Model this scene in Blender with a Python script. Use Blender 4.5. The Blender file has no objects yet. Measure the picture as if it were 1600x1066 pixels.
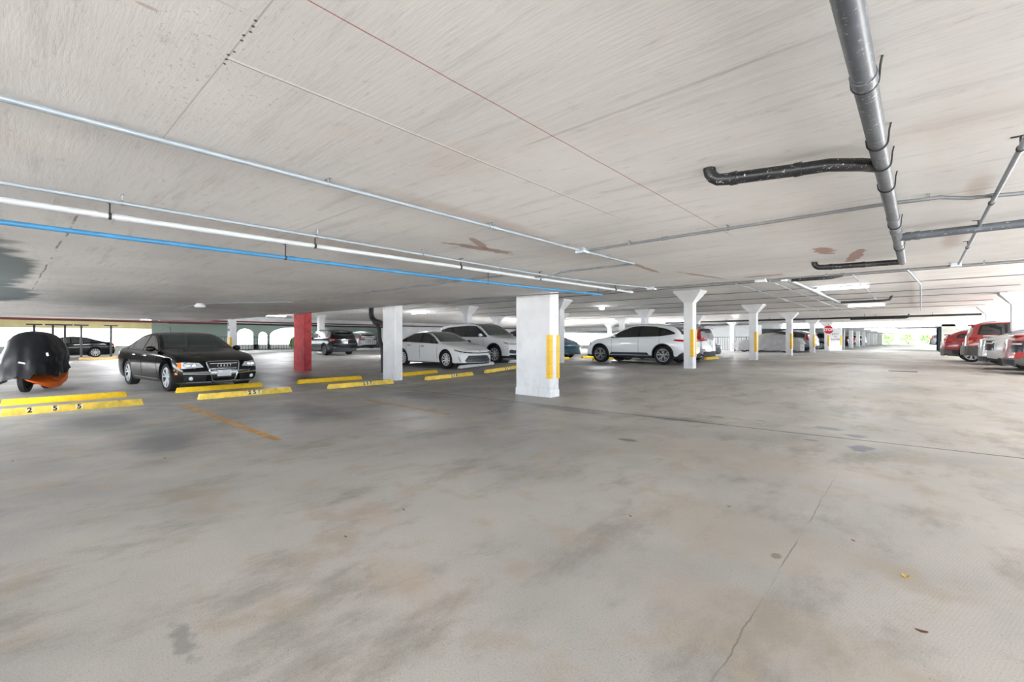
import bpy, math, random
from mathutils import Vector, Matrix
random.seed(7)
S = bpy.context.scene
COL = S.collection
PI = math.pi
# ------------------------------------------------------------------ camera, world, exposure
cam = bpy.data.cameras.new('camera'); camo = bpy.data.objects.new('camera', cam); COL.objects.link(camo)
cam.sensor_width = 36.0; cam.lens = 711.0 / 1600 * 36
cam.shift_y = -3 / 1600
YAW = math.atan2(635, 711)
camo.location = (0, 0, 1.25); camo.rotation_euler = (PI / 2, 0, YAW)
cam.clip_start = 0.05; cam.clip_end = 600
S.camera = camo
S.view_settings.view_transform = 'Standard'; S.view_settings.look = 'None'
S.view_settings.gamma = 1; S.view_settings.use_curve_mapping = False
S.view_settings.exposure = EXPOSURE = 2.08
S.cycles.max_bounces = 14; S.cycles.diffuse_bounces = 10; S.cycles.glossy_bounces = 5
S.cycles.use_denoising = True
S.cycles.sample_clamp_indirect = 10
world = bpy.data.worlds.new('daylight'); S.world = world; world.use_nodes = True
wn = world.node_tree; bg = wn.nodes['Background']
bg.inputs[0].default_value = (0.83, 0.92, 1.0, 1); bg.inputs[1].default_value = 2.0
sun = bpy.data.lights.new('sun', 'SUN'); suno = bpy.data.objects.new('sun', sun); COL.objects.link(suno)
sun.energy = 14.0; sun.angle = math.radians(1.0); sun.color = (1.0, 0.985, 0.965)
suno.rotation_euler = (math.radians(35), 0, math.radians(48))

def tag(o, label=None, cat=None, group=None, kind=None):
    if label: o['label'] = label
    if cat: o['category'] = cat
    if group: o['group'] = group
    if kind: o['kind'] = kind
    return o

# ------------------------------------------------------------------ materials
def lin(c):
    return tuple(((v / 255) / 12.92 if v / 255 <= 0.04045 else ((v / 255 + 0.055) / 1.055) ** 2.4) for v in c) + (1,)
class N:
    def __init__(s, name):
        s.m = bpy.data.materials.new(name); s.m.use_nodes = True; s.t = s.m.node_tree
        s.p = s.t.nodes['Principled BSDF']; s._pos = None
    def node(s, typ, **kw):
        n = s.t.nodes.new(typ)
        for k, v in kw.items(): setattr(n, k, v)
        return n
    def link(s, a, b): s.t.links.new(a, b)
    def put(s, sock, v):
        if hasattr(v, 'is_linked') or isinstance(v, bpy.types.NodeSocket): s.link(v, sock)
        else: sock.default_value = v
    def pos(s):
        if s._pos is None: s._pos = s.node('ShaderNodeTexCoord').outputs['Object']
        return s._pos
    def map(s, scale=(1, 1, 1), loc=(0, 0, 0), rot=(0, 0, 0), v=None):
        n = s.node('ShaderNodeMapping'); s.link(v or s.pos(), n.inputs[0])
        n.inputs[1].default_value = loc; n.inputs[2].default_value = rot; n.inputs[3].default_value = scale
        return n.outputs[0]
    def noise(s, scale, detail=4, rough=0.55, v=None, dist=0.0):
        n = s.node('ShaderNodeTexNoise'); s.link(v or s.pos(), n.inputs['Vector'])
        n.inputs['Scale'].default_value = scale; n.inputs['Detail'].default_value = detail
        n.inputs['Roughness'].default_value = rough; n.inputs['Distortion'].default_value = dist
        return n.outputs[0]
    def math(s, op, a, b=0.0, c=None, clamp=False):
        n = s.node('ShaderNodeMath', operation=op, use_clamp=clamp)
        s.put(n.inputs[0], a); s.put(n.inputs[1], b)
        if c is not None: s.put(n.inputs[2], c)
        return n.outputs[0]
    def ramp(s, v, lo, hi, a=0.0, b=1.0):
        n = s.node('ShaderNodeMapRange', interpolation_type='SMOOTHSTEP'); s.put(n.inputs[0], v)
        n.inputs[1].default_value = lo; n.inputs[2].default_value = hi
        n.inputs[3].default_value = a; n.inputs[4].default_value = b
        return n.outputs[0]
    def mix(s, f, a, b):
        n = s.node('ShaderNodeMix', data_type='RGBA'); s.put(n.inputs[0], f); s.put(n.inputs[6], a); s.put(n.inputs[7], b)
        return n.outputs[2]
    def xyz(s, v=None):
        n = s.node('ShaderNodeSeparateXYZ'); s.link(v or s.pos(), n.inputs[0]); return n.outputs
    def blob(s, cx, cy, rx, ry, ns=1.5, amt=0.6, soft=0.5, rot=0.0, det=4):
        """mask of a stain with its own ragged outline"""
        n = s.node('ShaderNodeMapping', vector_type='TEXTURE'); s.link(s.pos(), n.inputs[0])
        n.inputs[1].default_value = (cx, cy, 0); n.inputs[2].default_value = (0, 0, rot); n.inputs[3].default_value = (rx, ry, 1e3)
        L = s.node('ShaderNodeVectorMath', operation='LENGTH'); s.link(n.outputs[0], L.inputs[0])
        d = s.math('ADD', L.outputs[1], s.math('MULTIPLY', s.math('SUBTRACT', s.noise(ns, det), 0.5), amt * 2))
        return s.ramp(d, 1.0 - soft, 1.0, 1.0, 0.0)
    def base(s, v): s.put(s.p.inputs['Base Color'], v)
    def bump(s, h, strength=0.3, dist=0.01):
        n = s.node('ShaderNodeBump'); n.inputs['Strength'].default_value = strength; n.inputs['Distance'].default_value = dist
        s.link(h, n.inputs['Height']); s.link(n.outputs[0], s.p.inputs['Normal'])

def simple(name, col, rough=0.5, metal=0.0, coat=0.0, var=0.0, vs=8.0, bump=0.0, spec=None, ccoat=0.04):
    k = N(name); c = lin(col)
    if var:
        f = k.noise(vs, 5)
        a = tuple(max(0, x * (1 - var)) for x in c[:3]) + (1,); b = tuple(min(1, x * (1 + var)) for x in c[:3]) + (1,)
        k.base(k.mix(k.ramp(f, 0.3, 0.7), a, b))
        if bump: k.bump(f, bump, 0.01)
    else: k.base(c)
    k.p.inputs['Roughness'].default_value = rough; k.p.inputs['Metallic'].default_value = metal
    if coat: k.p.inputs['Coat Weight'].default_value = coat; k.p.inputs['Coat Roughness'].default_value = ccoat
    if spec is not None: k.p.inputs['Specular IOR Level'].default_value = spec
    return k.m

def emis(name, col, strength):
    k = N(name); k.base(lin(col)); k.p.inputs['Emission Color'].default_value = lin(col)
    k.p.inputs['Emission Strength'].default_value = strength
    return k.m

def line_mask(k, coord, at, w, ns=None):
    c = coord
    d = k.math('ABSOLUTE', k.math('SUBTRACT', c, at))
    return k.ramp(d, w * 0.4, w, 1.0, 0.0)

def mat_floor():
    k = N('floor_concrete'); x, y, z = k.xyz()
    warp = k.math('MULTIPLY', k.math('SUBTRACT', k.noise(1.2, 3), 0.5), 0.10)
    c1 = k.mix(k.ramp(k.noise(0.33, 5, 0.6), 0.36, 0.64), lin((176, 175, 173)), lin((205, 201, 196)))
    # grades to bluish grey towards the parking side
    c1 = k.mix(k.ramp(k.math('ADD', x, k.math('MULTIPLY', k.noise(0.25, 3), 5.0)), -7.5, 1.5, 0.62, 0.0), c1, lin((128, 132, 136)))
    c1 = k.mix(k.math('MULTIPLY', k.ramp(k.noise(0.8, 6, 0.65), 0.48, 0.66), 0.7), c1, lin((196, 194, 188)))
    c1 = k.mix(k.math('MULTIPLY', k.ramp(k.noise(1.6, 6, 0.7, v=k.map((1, 0.5, 1), (5, 3, 0))), 0.48, 0.68), 0.6), c1, lin((136, 130, 120)))
    c1 = k.mix(k.math('MULTIPLY', k.ramp(k.noise(2.3, 4, 0.6, v=k.map((1, 1, 1), (15, 7, 0))), 0.52, 0.68), 0.6), c1, lin((181, 168, 149)))
    fine = k.noise(60, 3, 0.7)
    c1 = k.mix(k.ramp(k.noise(140, 4, 0.8), 0.35, 0.65, 0.0, 0.30), c1, lin((112, 106, 100)))
    speck = k.ramp(k.noise(75, 3, 0.8), 0.60, 0.68)
    c1 = k.mix(k.math('MULTIPLY', speck, 0.5), c1, lin((92, 84, 76)))
    # broom marks
    w = k.node('ShaderNodeTexWave', bands_direction='X'); k.link(k.map(rot=(0, 0, 0.25)), w.inputs[0])
    w.inputs['Scale'].default_value = 22; w.inputs['Distortion'].default_value = 2.5; w.inputs['Detail'].default_value = 3
    wf = k.math('MULTIPLY', w.outputs[1], k.ramp(k.noise(0.45, 3, v=k.map(loc=(2, 9, 0))), 0.42, 0.6))
    c1 = k.mix(k.math('MULTIPLY', wf, 0.10), c1, lin((110, 104, 98)))
    # stains
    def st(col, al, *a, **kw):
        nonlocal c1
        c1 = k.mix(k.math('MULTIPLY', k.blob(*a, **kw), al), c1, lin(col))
    st((70, 72, 78), 0.75, -2.67, 5.16, 0.16, 0.09, ns=6, amt=0.5)
    st((70, 72, 78), 0.6, -2.41, 7.62, 0.14, 0.07, ns=6, amt=0.5)
    st((80, 80, 84), 0.5, -2.13, 7.63, 0.12, 0.05, ns=6, amt=0.5)
    st((80, 80, 84), 0.5, -1.80, 7.70, 0.10, 0.06, ns=6, amt=0.4)
    st((70, 72, 78), 0.5, -0.99, 6.66, 0.11, 0.06, ns=6, amt=0.5)
    st((92, 104, 120), 0.6, -0.93, 7.68, 0.20, 0.16, ns=7, amt=0.9)
    st((92, 104, 122), 0.65, -0.58, 7.32, 0.18, 0.12, ns=7, amt=0.9)
    st((92, 104, 122), 0.65, -0.50, 6.55, 0.15, 0.20, ns=7, amt=0.9)
    st((60, 58, 56), 0.7, -0.61, 2.97, 0.035, 0.05, ns=20, amt=0.5)
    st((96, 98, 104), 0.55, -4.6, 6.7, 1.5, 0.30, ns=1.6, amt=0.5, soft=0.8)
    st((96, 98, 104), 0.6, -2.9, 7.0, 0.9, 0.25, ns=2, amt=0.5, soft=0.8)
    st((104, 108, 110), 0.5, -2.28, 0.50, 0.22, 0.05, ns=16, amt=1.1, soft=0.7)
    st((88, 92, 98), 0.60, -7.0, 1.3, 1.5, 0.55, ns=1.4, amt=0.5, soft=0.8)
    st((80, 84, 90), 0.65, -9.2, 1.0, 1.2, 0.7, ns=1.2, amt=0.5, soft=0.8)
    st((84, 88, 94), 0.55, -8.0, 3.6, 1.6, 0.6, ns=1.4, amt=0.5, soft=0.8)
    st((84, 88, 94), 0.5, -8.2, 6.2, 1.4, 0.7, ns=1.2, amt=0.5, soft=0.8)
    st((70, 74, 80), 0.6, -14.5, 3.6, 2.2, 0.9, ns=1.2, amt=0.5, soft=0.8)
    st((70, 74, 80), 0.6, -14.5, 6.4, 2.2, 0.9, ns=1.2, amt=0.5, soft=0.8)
    st((186, 166, 148), 0.35, -2.9, 1.75, 0.30, 0.22, ns=3, amt=0.6)
    st((186, 166, 148), 0.35, -2.05, 1.40, 0.35, 0.2, ns=3, amt=0.6)
    st((180, 166, 150), 0.3, -0.45, 2.2, 0.8, 0.35, ns=2, amt=0.6)
    st((178, 166, 150), 0.3, -0.9, 3.2, 0.9, 0.5, ns=1.6, amt=0.7)
    st((178, 166, 150), 0.3, -1.6, 5.2, 1.6, 0.7, ns=1.0, amt=0.6)
    # slab joint between the two halves of the garage, and a hairline crack
    jy = k.math('ADD', y, k.math('MULTIPLY', x, -0.045))
    c1 = k.mix(k.math('MULTIPLY', line_mask(k, k.math('ADD', jy, k.math('MULTIPLY', warp, 0.25)), 7.09, 0.03), 0.95), c1, lin((62, 60, 60)))
    cx = k.math('ADD', x, k.math('MULTIPLY', k.math('SUBTRACT', k.noise(2.2, 6, 0.7, v=k.map((0.02, 1, 1))), 0.5), 0.05))
    m = k.math('MULTIPLY', line_mask(k, cx, -0.56, 0.005), k.ramp(y, 1.6, 1.75)); m = k.math('MULTIPLY', m, k.ramp(y, 4.6, 5.2, 1, 0))
    c1 = k.mix(k.math('MULTIPLY', k.math('MULTIPLY', m, k.ramp(k.noise(1.3, 3), 0.38, 0.6, 0.1, 1.0)), 0.6), c1, lin((86, 78, 72)))
    # far joints
    for jy2 in (23.0, 31.2, 39.3):
        c1 = k.mix(k.math('MULTIPLY', line_mask(k, y, jy2, 0.05), 0.5), c1, lin((90, 88, 84)))
    k.base(c1)
    rr = k.ramp(k.noise(0.6, 4), 0.3, 0.7, 0.38, 0.62)
    k.link(rr, k.p.inputs['Roughness'])
    k.p.inputs['Specular IOR Level'].default_value = 0.35
    h = k.math('ADD', k.math('MULTIPLY', fine, 0.5), k.math('MULTIPLY', wf, 0.25))
    k.bump(h, 0.12, 0.004)
    return k.m

def mat_ceiling(near=True):
    k = N('ceiling_concrete' if near else 'upper_ceiling_concrete'); x, y, z = k.xyz()
    c1 = k.mix(k.ramp(k.noise(0.5, 5), 0.35, 0.65), lin((222, 220, 220)) if near else lin((232, 230, 228)), lin((238, 236, 235)) if near else lin((246, 244, 242)))
    streak = k.noise(3.0, 6, 0.7, v=k.map((0.35, 3.2, 1), rot=(0, 0, 0.12)))
    c1 = k.mix(k.ramp(streak, 0.50, 0.72, 0.0, 0.36), c1, lin((178, 174, 172)))
    c1 = k.mix(k.ramp(k.noise(0.9, 5, v=k.map(loc=(8, 1, 0))), 0.54, 0.74, 0.0, 0.35), c1, lin((214, 200, 188)))
    c1 = k.mix(k.ramp(k.noise(9, 6, 0.75, v=k.map((0.6, 1.8, 1))), 0.56, 0.72, 0.0, 0.30), c1, lin((150, 146, 144)))
    # plywood form seams
    bx = k.math('ABSOLUTE', k.math('SUBTRACT', k.math('PINGPONG', k.math('ADD', y, 0.71), 1.22), 0.0))
    sm = k.math('MULTIPLY', k.ramp(bx, 0.004, 0.014, 1, 0), k.ramp(k.noise(0.8, 2), 0.42, 0.6))
    c1 = k.mix(k.math('MULTIPLY', sm, 0.30 if near else 0.55), c1, lin((140, 134, 130)))
    if near:
        def st(col, al, *a, **kw):
            nonlocal c1
            c1 = k.mix(k.math('MULTIPLY', k.blob(*a, **kw), al), c1, lin(col))
        # seams; a line of shade is painted beside the pale one
        for (sx, y0, y1, w, col, a) in ((-1.755, 0.51, 3.4, 0.008, (246, 245, 242), 0.9), (-1.765, 0.51, 3.4, 0.005, (140, 134, 128), 0.65),
                                        (-1.29, -1, 4.6, 0.0035, (166, 78, 70), 0.85), (-1.48, -1, 0.52, 0.006, (110, 104, 100), 0.8)):
            m = k.math('MULTIPLY', line_mask(k, k.math('ADD', x, k.math('MULTIPLY', k.math('SUBTRACT', k.noise(3, 3), 0.5), 0.012)), sx, w),
                       k.math('MULTIPLY', k.ramp(y, y0 - 0.01, y0 + 0.01), k.ramp(y, y1 - 0.3, y1, 1, 0)))
            c1 = k.mix(k.math('MULTIPLY', m, a), c1, lin(col))
        m = k.math('MULTIPLY', line_mask(k, y, 0.51, 0.004), k.math('MULTIPLY', k.ramp(x, -2.9, -2.6), k.ramp(x, -1.30, -1.25, 1, 0)))
        c1 = k.mix(k.math('MULTIPLY', m, 0.5), c1, lin((160, 154, 148)))
        for ii in range(9):
            st((52, 48, 46), 0.9, -1.49 - ii * 0.033 - (0.05 if ii > 4 else 0), 0.512 + 0.004 * (ii % 3 - 1), 0.007, 0.006, ns=60, amt=0.5)
        m = k.math('MULTIPLY', line_mask(k, k.math('ADD', y, k.math('MULTIPLY', k.math('SUBTRACT', k.noise(1.5, 3), 0.5), 0.06)), 0.385, 0.012), k.math('MULTIPLY', k.ramp(x, -13, -12.5), k.ramp(x, -4.9, -4.7, 1, 0)))
        m = k.math('MULTIPLY', m, k.ramp(k.noise(2.0, 3), 0.42, 0.55))
        c1 = k.mix(k.math('MULTIPLY', m, 0.7), c1, lin((96, 90, 88)))
        # brown leak marks
        st((160, 122, 110), 0.7, -3.45, 3.45, 0.09, 0.52, ns=7, amt=1.0, soft=0.25, rot=-0.12)
        st((168, 132, 120), 0.7, -3.30, 3.20, 0.05, 0.35, ns=6, amt=0.7, soft=0.25, rot=0.5)
        st((162, 122, 112), 0.8, -0.76, 5.95, 0.10, 0.30, ns=6, amt=1.0, soft=0.3)
        st((162, 122, 112), 0.75, -0.55, 6.6, 0.07, 0.5, ns=6, amt=1.0, soft=0.25, rot=0.2)
        st((170, 138, 126), 0.7, -2.74, 5.6, 0.05, 0.9, ns=4, amt=0.7, soft=0.3, rot=0.08)
        st((170, 140, 128), 0.65, -2.45, 7.0, 0.06, 0.7, ns=4, amt=0.7, soft=0.3, rot=-0.2)
        st((168, 136, 124), 0.6, -1.75, 7.7, 0.30, 0.14, ns=4, amt=0.7, soft=0.3)
        st((184, 158, 146), 0.6, -1.66, 0.28, 0.012, 0.035, ns=20, amt=0.6)
        st((190, 160, 146), 0.35, -2.6, 2.6, 0.16, 1.6, ns=2, amt=0.6, soft=0.9)
        st((196, 166, 148), 0.35, -4.4, 2.6, 0.35, 3.0, ns=1.5, amt=0.6, soft=0.9)
        st((176, 148, 132), 0.45, 0.24, 5.9, 0.12, 0.9, ns=2, amt=0.6, soft=0.8)
        st((176, 148, 132), 0.40, 0.28, 4.2, 0.08, 0.5, ns=2, amt=0.6, soft=0.8)
        # damp black patches at the far left
        st((74, 92, 98), 0.85, -9.5, -0.10, 3.6, 0.46, ns=1.6, amt=0.5, soft=0.35)
        st((70, 88, 94), 0.85, -14.5, -0.10, 3.2, 0.75, ns=1.2, amt=0.6, soft=0.35)
        st((120, 128, 132), 0.45, -14.0, 1.5, 6, 2.2, ns=0.9, amt=0.4, soft=0.9)
        # pitted, blistered paint
        pit = k.math('MULTIPLY', k.ramp(k.noise(38, 4, 0.7, v=k.map((1, 1.5, 1))), 0.60, 0.67), k.blob(-1.95, 0.5, 0.75, 0.35, ns=5, amt=0.6, soft=0.8))
        c1 = k.mix(k.math('MULTIPLY', pit, 0.5), c1, lin((150, 145, 140)))
        # pale patch around the drain elbow
        st((236, 234, 232), 0.6, -0.93, 2.58, 0.10, 0.05, ns=12, amt=0.7)
        hh = k.math('ADD', streak, k.math('MULTIPLY', pit, 1.2))
        k.bump(hh, 0.45, 0.012)
    else:
        ln = k.math('PINGPONG', k.math('ADD', y, 0.2), 0.61)
        c1 = k.mix(k.math('MULTIPLY', k.ramp(ln, 0.01, 0.03, 1, 0), 0.25), c1, lin((150, 142, 136)))
    k.base(c1); k.p.inputs['Roughness'].default_value = 0.75
    k.p.inputs['Specular IOR Level'].default_value = 0.2
    return k.m

def mat_white(name, c=(232, 234, 238), dirt=True):
    k = N(name)
    c1 = k.mix(k.ramp(k.noise(1.3, 5), 0.35, 0.65), lin(c), lin(tuple(v - 12 for v in c)))
    if dirt:
        z = k.xyz()[2]
        c1 = k.mix(k.math('MULTIPLY', k.ramp(k.noise(5, 6, 0.7), 0.55, 0.75), 0.2), c1, lin((168, 168, 170)))
        m = k.math('MULTIPLY', k.ramp(k.noise(7, 5, 0.7, v=k.map((1, 1, 0.4))), 0.5, 0.7), k.ramp(z, 0.1, 0.7, 0.28, 0.0))
        c1 = k.mix(m, c1, lin((150, 148, 146)))
    k.base(c1); k.p.inputs['Roughness'].default_value = 0.6
    k.bump(k.noise(14, 5), 0.12, 0.01)
    return k.m

def mat_paint(name, c, flake=0.0, rough=0.32, metal=0.0):
    return simple(name, c, rough, metal, coat=1.0, ccoat=0.03)

M = {}
M['floor'] = mat_floor(); M['ceil'] = mat_ceiling(True); M['ceil2'] = mat_ceiling(False)
M['white'] = mat_white('white_painted_concrete'); M['white2'] = mat_white('off_white_wall', (222, 226, 228), False)
M['red_conc'] = simple('red_painted_concrete', (190, 66, 72), 0.6, var=0.22, vs=5, bump=0.15)
M['yellow'] = simple('yellow_paint', (238, 196, 28), 0.5, var=0.10, vs=9, bump=0.1)
M['yellow_worn'] = simple('worn_yellow_paint', (232, 200, 84), 0.6, var=0.2, vs=7, bump=0.15)
M['stop_white'] = simple('white_stop_paint', (226, 228, 226), 0.6, var=0.1, vs=7)
M['orange_line'] = simple('faded_orange_paint', (190, 146, 84), 0.7, var=0.2, vs=6)
M['guard'] = simple('yellow_guard_plastic', (240, 190, 26), 0.4, var=0.05)
M['galv'] = simple('galvanised_steel', (160, 168, 176), 0.35, 0.6, var=0.1, vs=12)
M['conduit'] = simple('painted_conduit', (160, 170, 180), 0.4, 0.3, var=0.06, vs=10)
M['conduit_dark'] = simple('grey_conduit', (128, 132, 136), 0.45, 0.3, var=0.1, vs=10)
M['pvc_white'] = simple('white_pvc', (192, 197, 202), 0.35, var=0.04)
M['pvc_blue'] = simple('blue_pvc', (62, 134, 184), 0.35, var=0.10, vs=4)
M['hanger'] = simple('dark_steel_strap', (52, 50, 50), 0.5, 0.5)
def mat_drain(name, c):
    k = N(name)
    sp = k.math('MAXIMUM', k.ramp(k.noise(40, 5, 0.8, v=k.map((1, 1.5, 1))), 0.60, 0.66), k.ramp(k.noise(18, 3, 0.7, v=k.map((0.5, 5, 1))), 0.66, 0.70))
    k.base(k.mix(sp, k.mix(k.ramp(k.noise(4, 4), 0.4, 0.6), lin(c), lin(tuple(v + 16 for v in c))), lin((206, 208, 208))))
    k.p.inputs['Roughness'].default_value = 0.36
    return k.m
M['drain'] = mat_drain('grey_drain_pipe', (78, 84, 92)); M['drain_black'] = mat_drain('black_drain_pipe', (22, 23, 26))
M['iron'] = simple('black_iron_pipe', (40, 42, 46), 0.5, 0.2)
M['red_pipe'] = simple('dark_red_sprinkler_pipe', (104, 44, 48), 0.5)
M['box'] = simple('galvanised_box', (196, 202, 208), 0.4, 0.5, var=0.05)
M['lamp_body'] = simple('lamp_housing', (214, 216, 218), 0.4)
M['tube'] = emis('tube_glow', (244, 248, 255), 55.0)
M['tube_soft'] = emis('tube_glow_soft', (248, 250, 255), 7.0)
M['tube_dim'] = emis('bulb_glow', (250, 252, 255), 8.0)
M['lens'] = simple('prismatic_lens', (220, 228, 232), 0.2)
M['black'] = simple('black_plastic', (16, 17, 18), 0.45)
M['rubber'] = simple('tyre_rubber', (24, 25, 27), 0.75, var=0.1, vs=30)
M['inner'] = simple('wheel_well', (8, 8, 9), 0.9)
M['glass'] = simple('tinted_car_glass', (14, 20, 21), 0.04, 0.0, coat=1.0, ccoat=0.01, spec=0.8)
M['glass_green'] = simple('greenish_windscreen', (34, 48, 46), 0.04, 0.0, coat=1.0, ccoat=0.01, spec=0.9)
M['chrome'] = simple('chrome', (214, 218, 222), 0.12, 1.0)
M['alloy'] = simple('silver_alloy', (214, 217, 221), 0.3, 0.35)
M['alloy_dark'] = simple('dark_alloy', (70, 72, 76), 0.3, 0.3)
M['head_clear'] = simple('headlamp_lens', (206, 214, 222), 0.08, 0.3, coat=1.0)
M['head_dark'] = simple('headlamp_recess', (46, 52, 58), 0.15, 0.3, coat=1.0)
M['amber'] = simple('amber_lens', (226, 120, 30), 0.15, coat=1.0)
M['tail_red'] = simple('tail_lamp_red', (170, 14, 22), 0.12, coat=1.0)
M['tail_clear'] = simple('tail_lamp_clear', (226, 190, 190), 0.12, coat=1.0)
M['plate'] = simple('number_plate', (206, 210, 216), 0.4)
M['trim'] = simple('dark_plastic_cladding', (38, 44, 52), 0.55)
M['trim_gray'] = simple('grey_cladding', (92, 92, 88), 0.5)
M['p_black'] = simple('black_car_paint', (3, 4, 4), 0.12, 0.0, coat=0.35, ccoat=0.03, spec=0.35)
M['p_white'] = mat_paint('white_car_paint', (232, 235, 238))
M['p_pearl'] = mat_paint('cool_white_car_paint', (226, 231, 236))
M['p_silver'] = mat_paint('silver_car_paint', (176, 184, 192), rough=0.3, metal=0.5)
M['p_teal'] = mat_paint('dark_teal_car_paint', (22, 66, 84), rough=0.3, metal=0.3)
M['p_navy'] = simple('dark_navy_car_paint', (6, 12, 18), 0.15, 0.0, coat=0.35, ccoat=0.03, spec=0.3)
M['p_blue'] = mat_paint('deep_blue_car_paint', (28, 56, 100), rough=0.3, metal=0.2)
M['p_red'] = mat_paint('red_car_paint', (158, 24, 34), rough=0.3)
M['p_brick'] = mat_paint('brick_red_car_paint', (164, 48, 46), rough=0.32)
M['p_grey'] = mat_paint('pale_grey_car_paint', (196, 198, 200), rough=0.3, metal=0.2)
M['p_dgrey'] = mat_paint('mid_grey_car_paint', (110, 116, 122), rough=0.3, metal=0.4)
M['cover_grey'] = simple('silver_grey_cover_cloth', (150, 150, 152), 0.45, 0.15, var=0.12, vs=3, bump=0.2)
M['cover_black'] = simple('black_cover_cloth', (14, 16, 21), 0.5, var=0.25, vs=4, bump=0.2)
M['cover_orange'] = simple('orange_cover_cloth', (232, 108, 38), 0.5, var=0.08, vs=5)
M['sign_red'] = simple('stop_sign_red', (200, 28, 44), 0.4)
M['sign_white'] = simple('sign_white', (240, 240, 240), 0.4)
M['ink'] = simple('black_stencil_ink', (34, 32, 30), 0.7)
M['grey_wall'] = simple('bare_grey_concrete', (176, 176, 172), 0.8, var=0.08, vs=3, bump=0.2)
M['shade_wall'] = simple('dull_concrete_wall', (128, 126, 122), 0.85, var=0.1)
M['dark_wall'] = simple('dark_blue_grey_wall', (62, 74, 88), 0.6, var=0.1)
M['parapet'] = simple('pale_parapet', (204, 206, 204), 0.8, var=0.08, vs=2)
M['beam_yellow'] = simple('cream_yellow_beam', (220, 208, 156), 0.7, var=0.1, vs=1)
M['curb_tan'] = simple('tan_curb', (172, 142, 92), 0.8, var=0.15)
M['ground'] = simple('outside_paving', (206, 203, 198), 0.9, var=0.1, vs=0.3)
M['leaf'] = simple('foliage', (112, 158, 84), 0.7, var=0.4, vs=1.5)
M['bark'] = simple('bark', (96, 78, 60), 0.9)
M['dry_leaf'] = simple('dry_leaf', (120, 78, 50), 0.8)
M['green_door'] = simple('green_grey_wall', (150, 166, 160), 0.7, var=0.05)
M['machined'] = simple('machined_dark_alloy', (150, 152, 156), 0.3, 0.3)
M['patch'] = simple('worn_patch_paint', (238, 226, 178), 0.6)
M['grate'] = simple('cast_iron_grate', (52, 54, 56), 0.6, 0.4)
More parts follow.
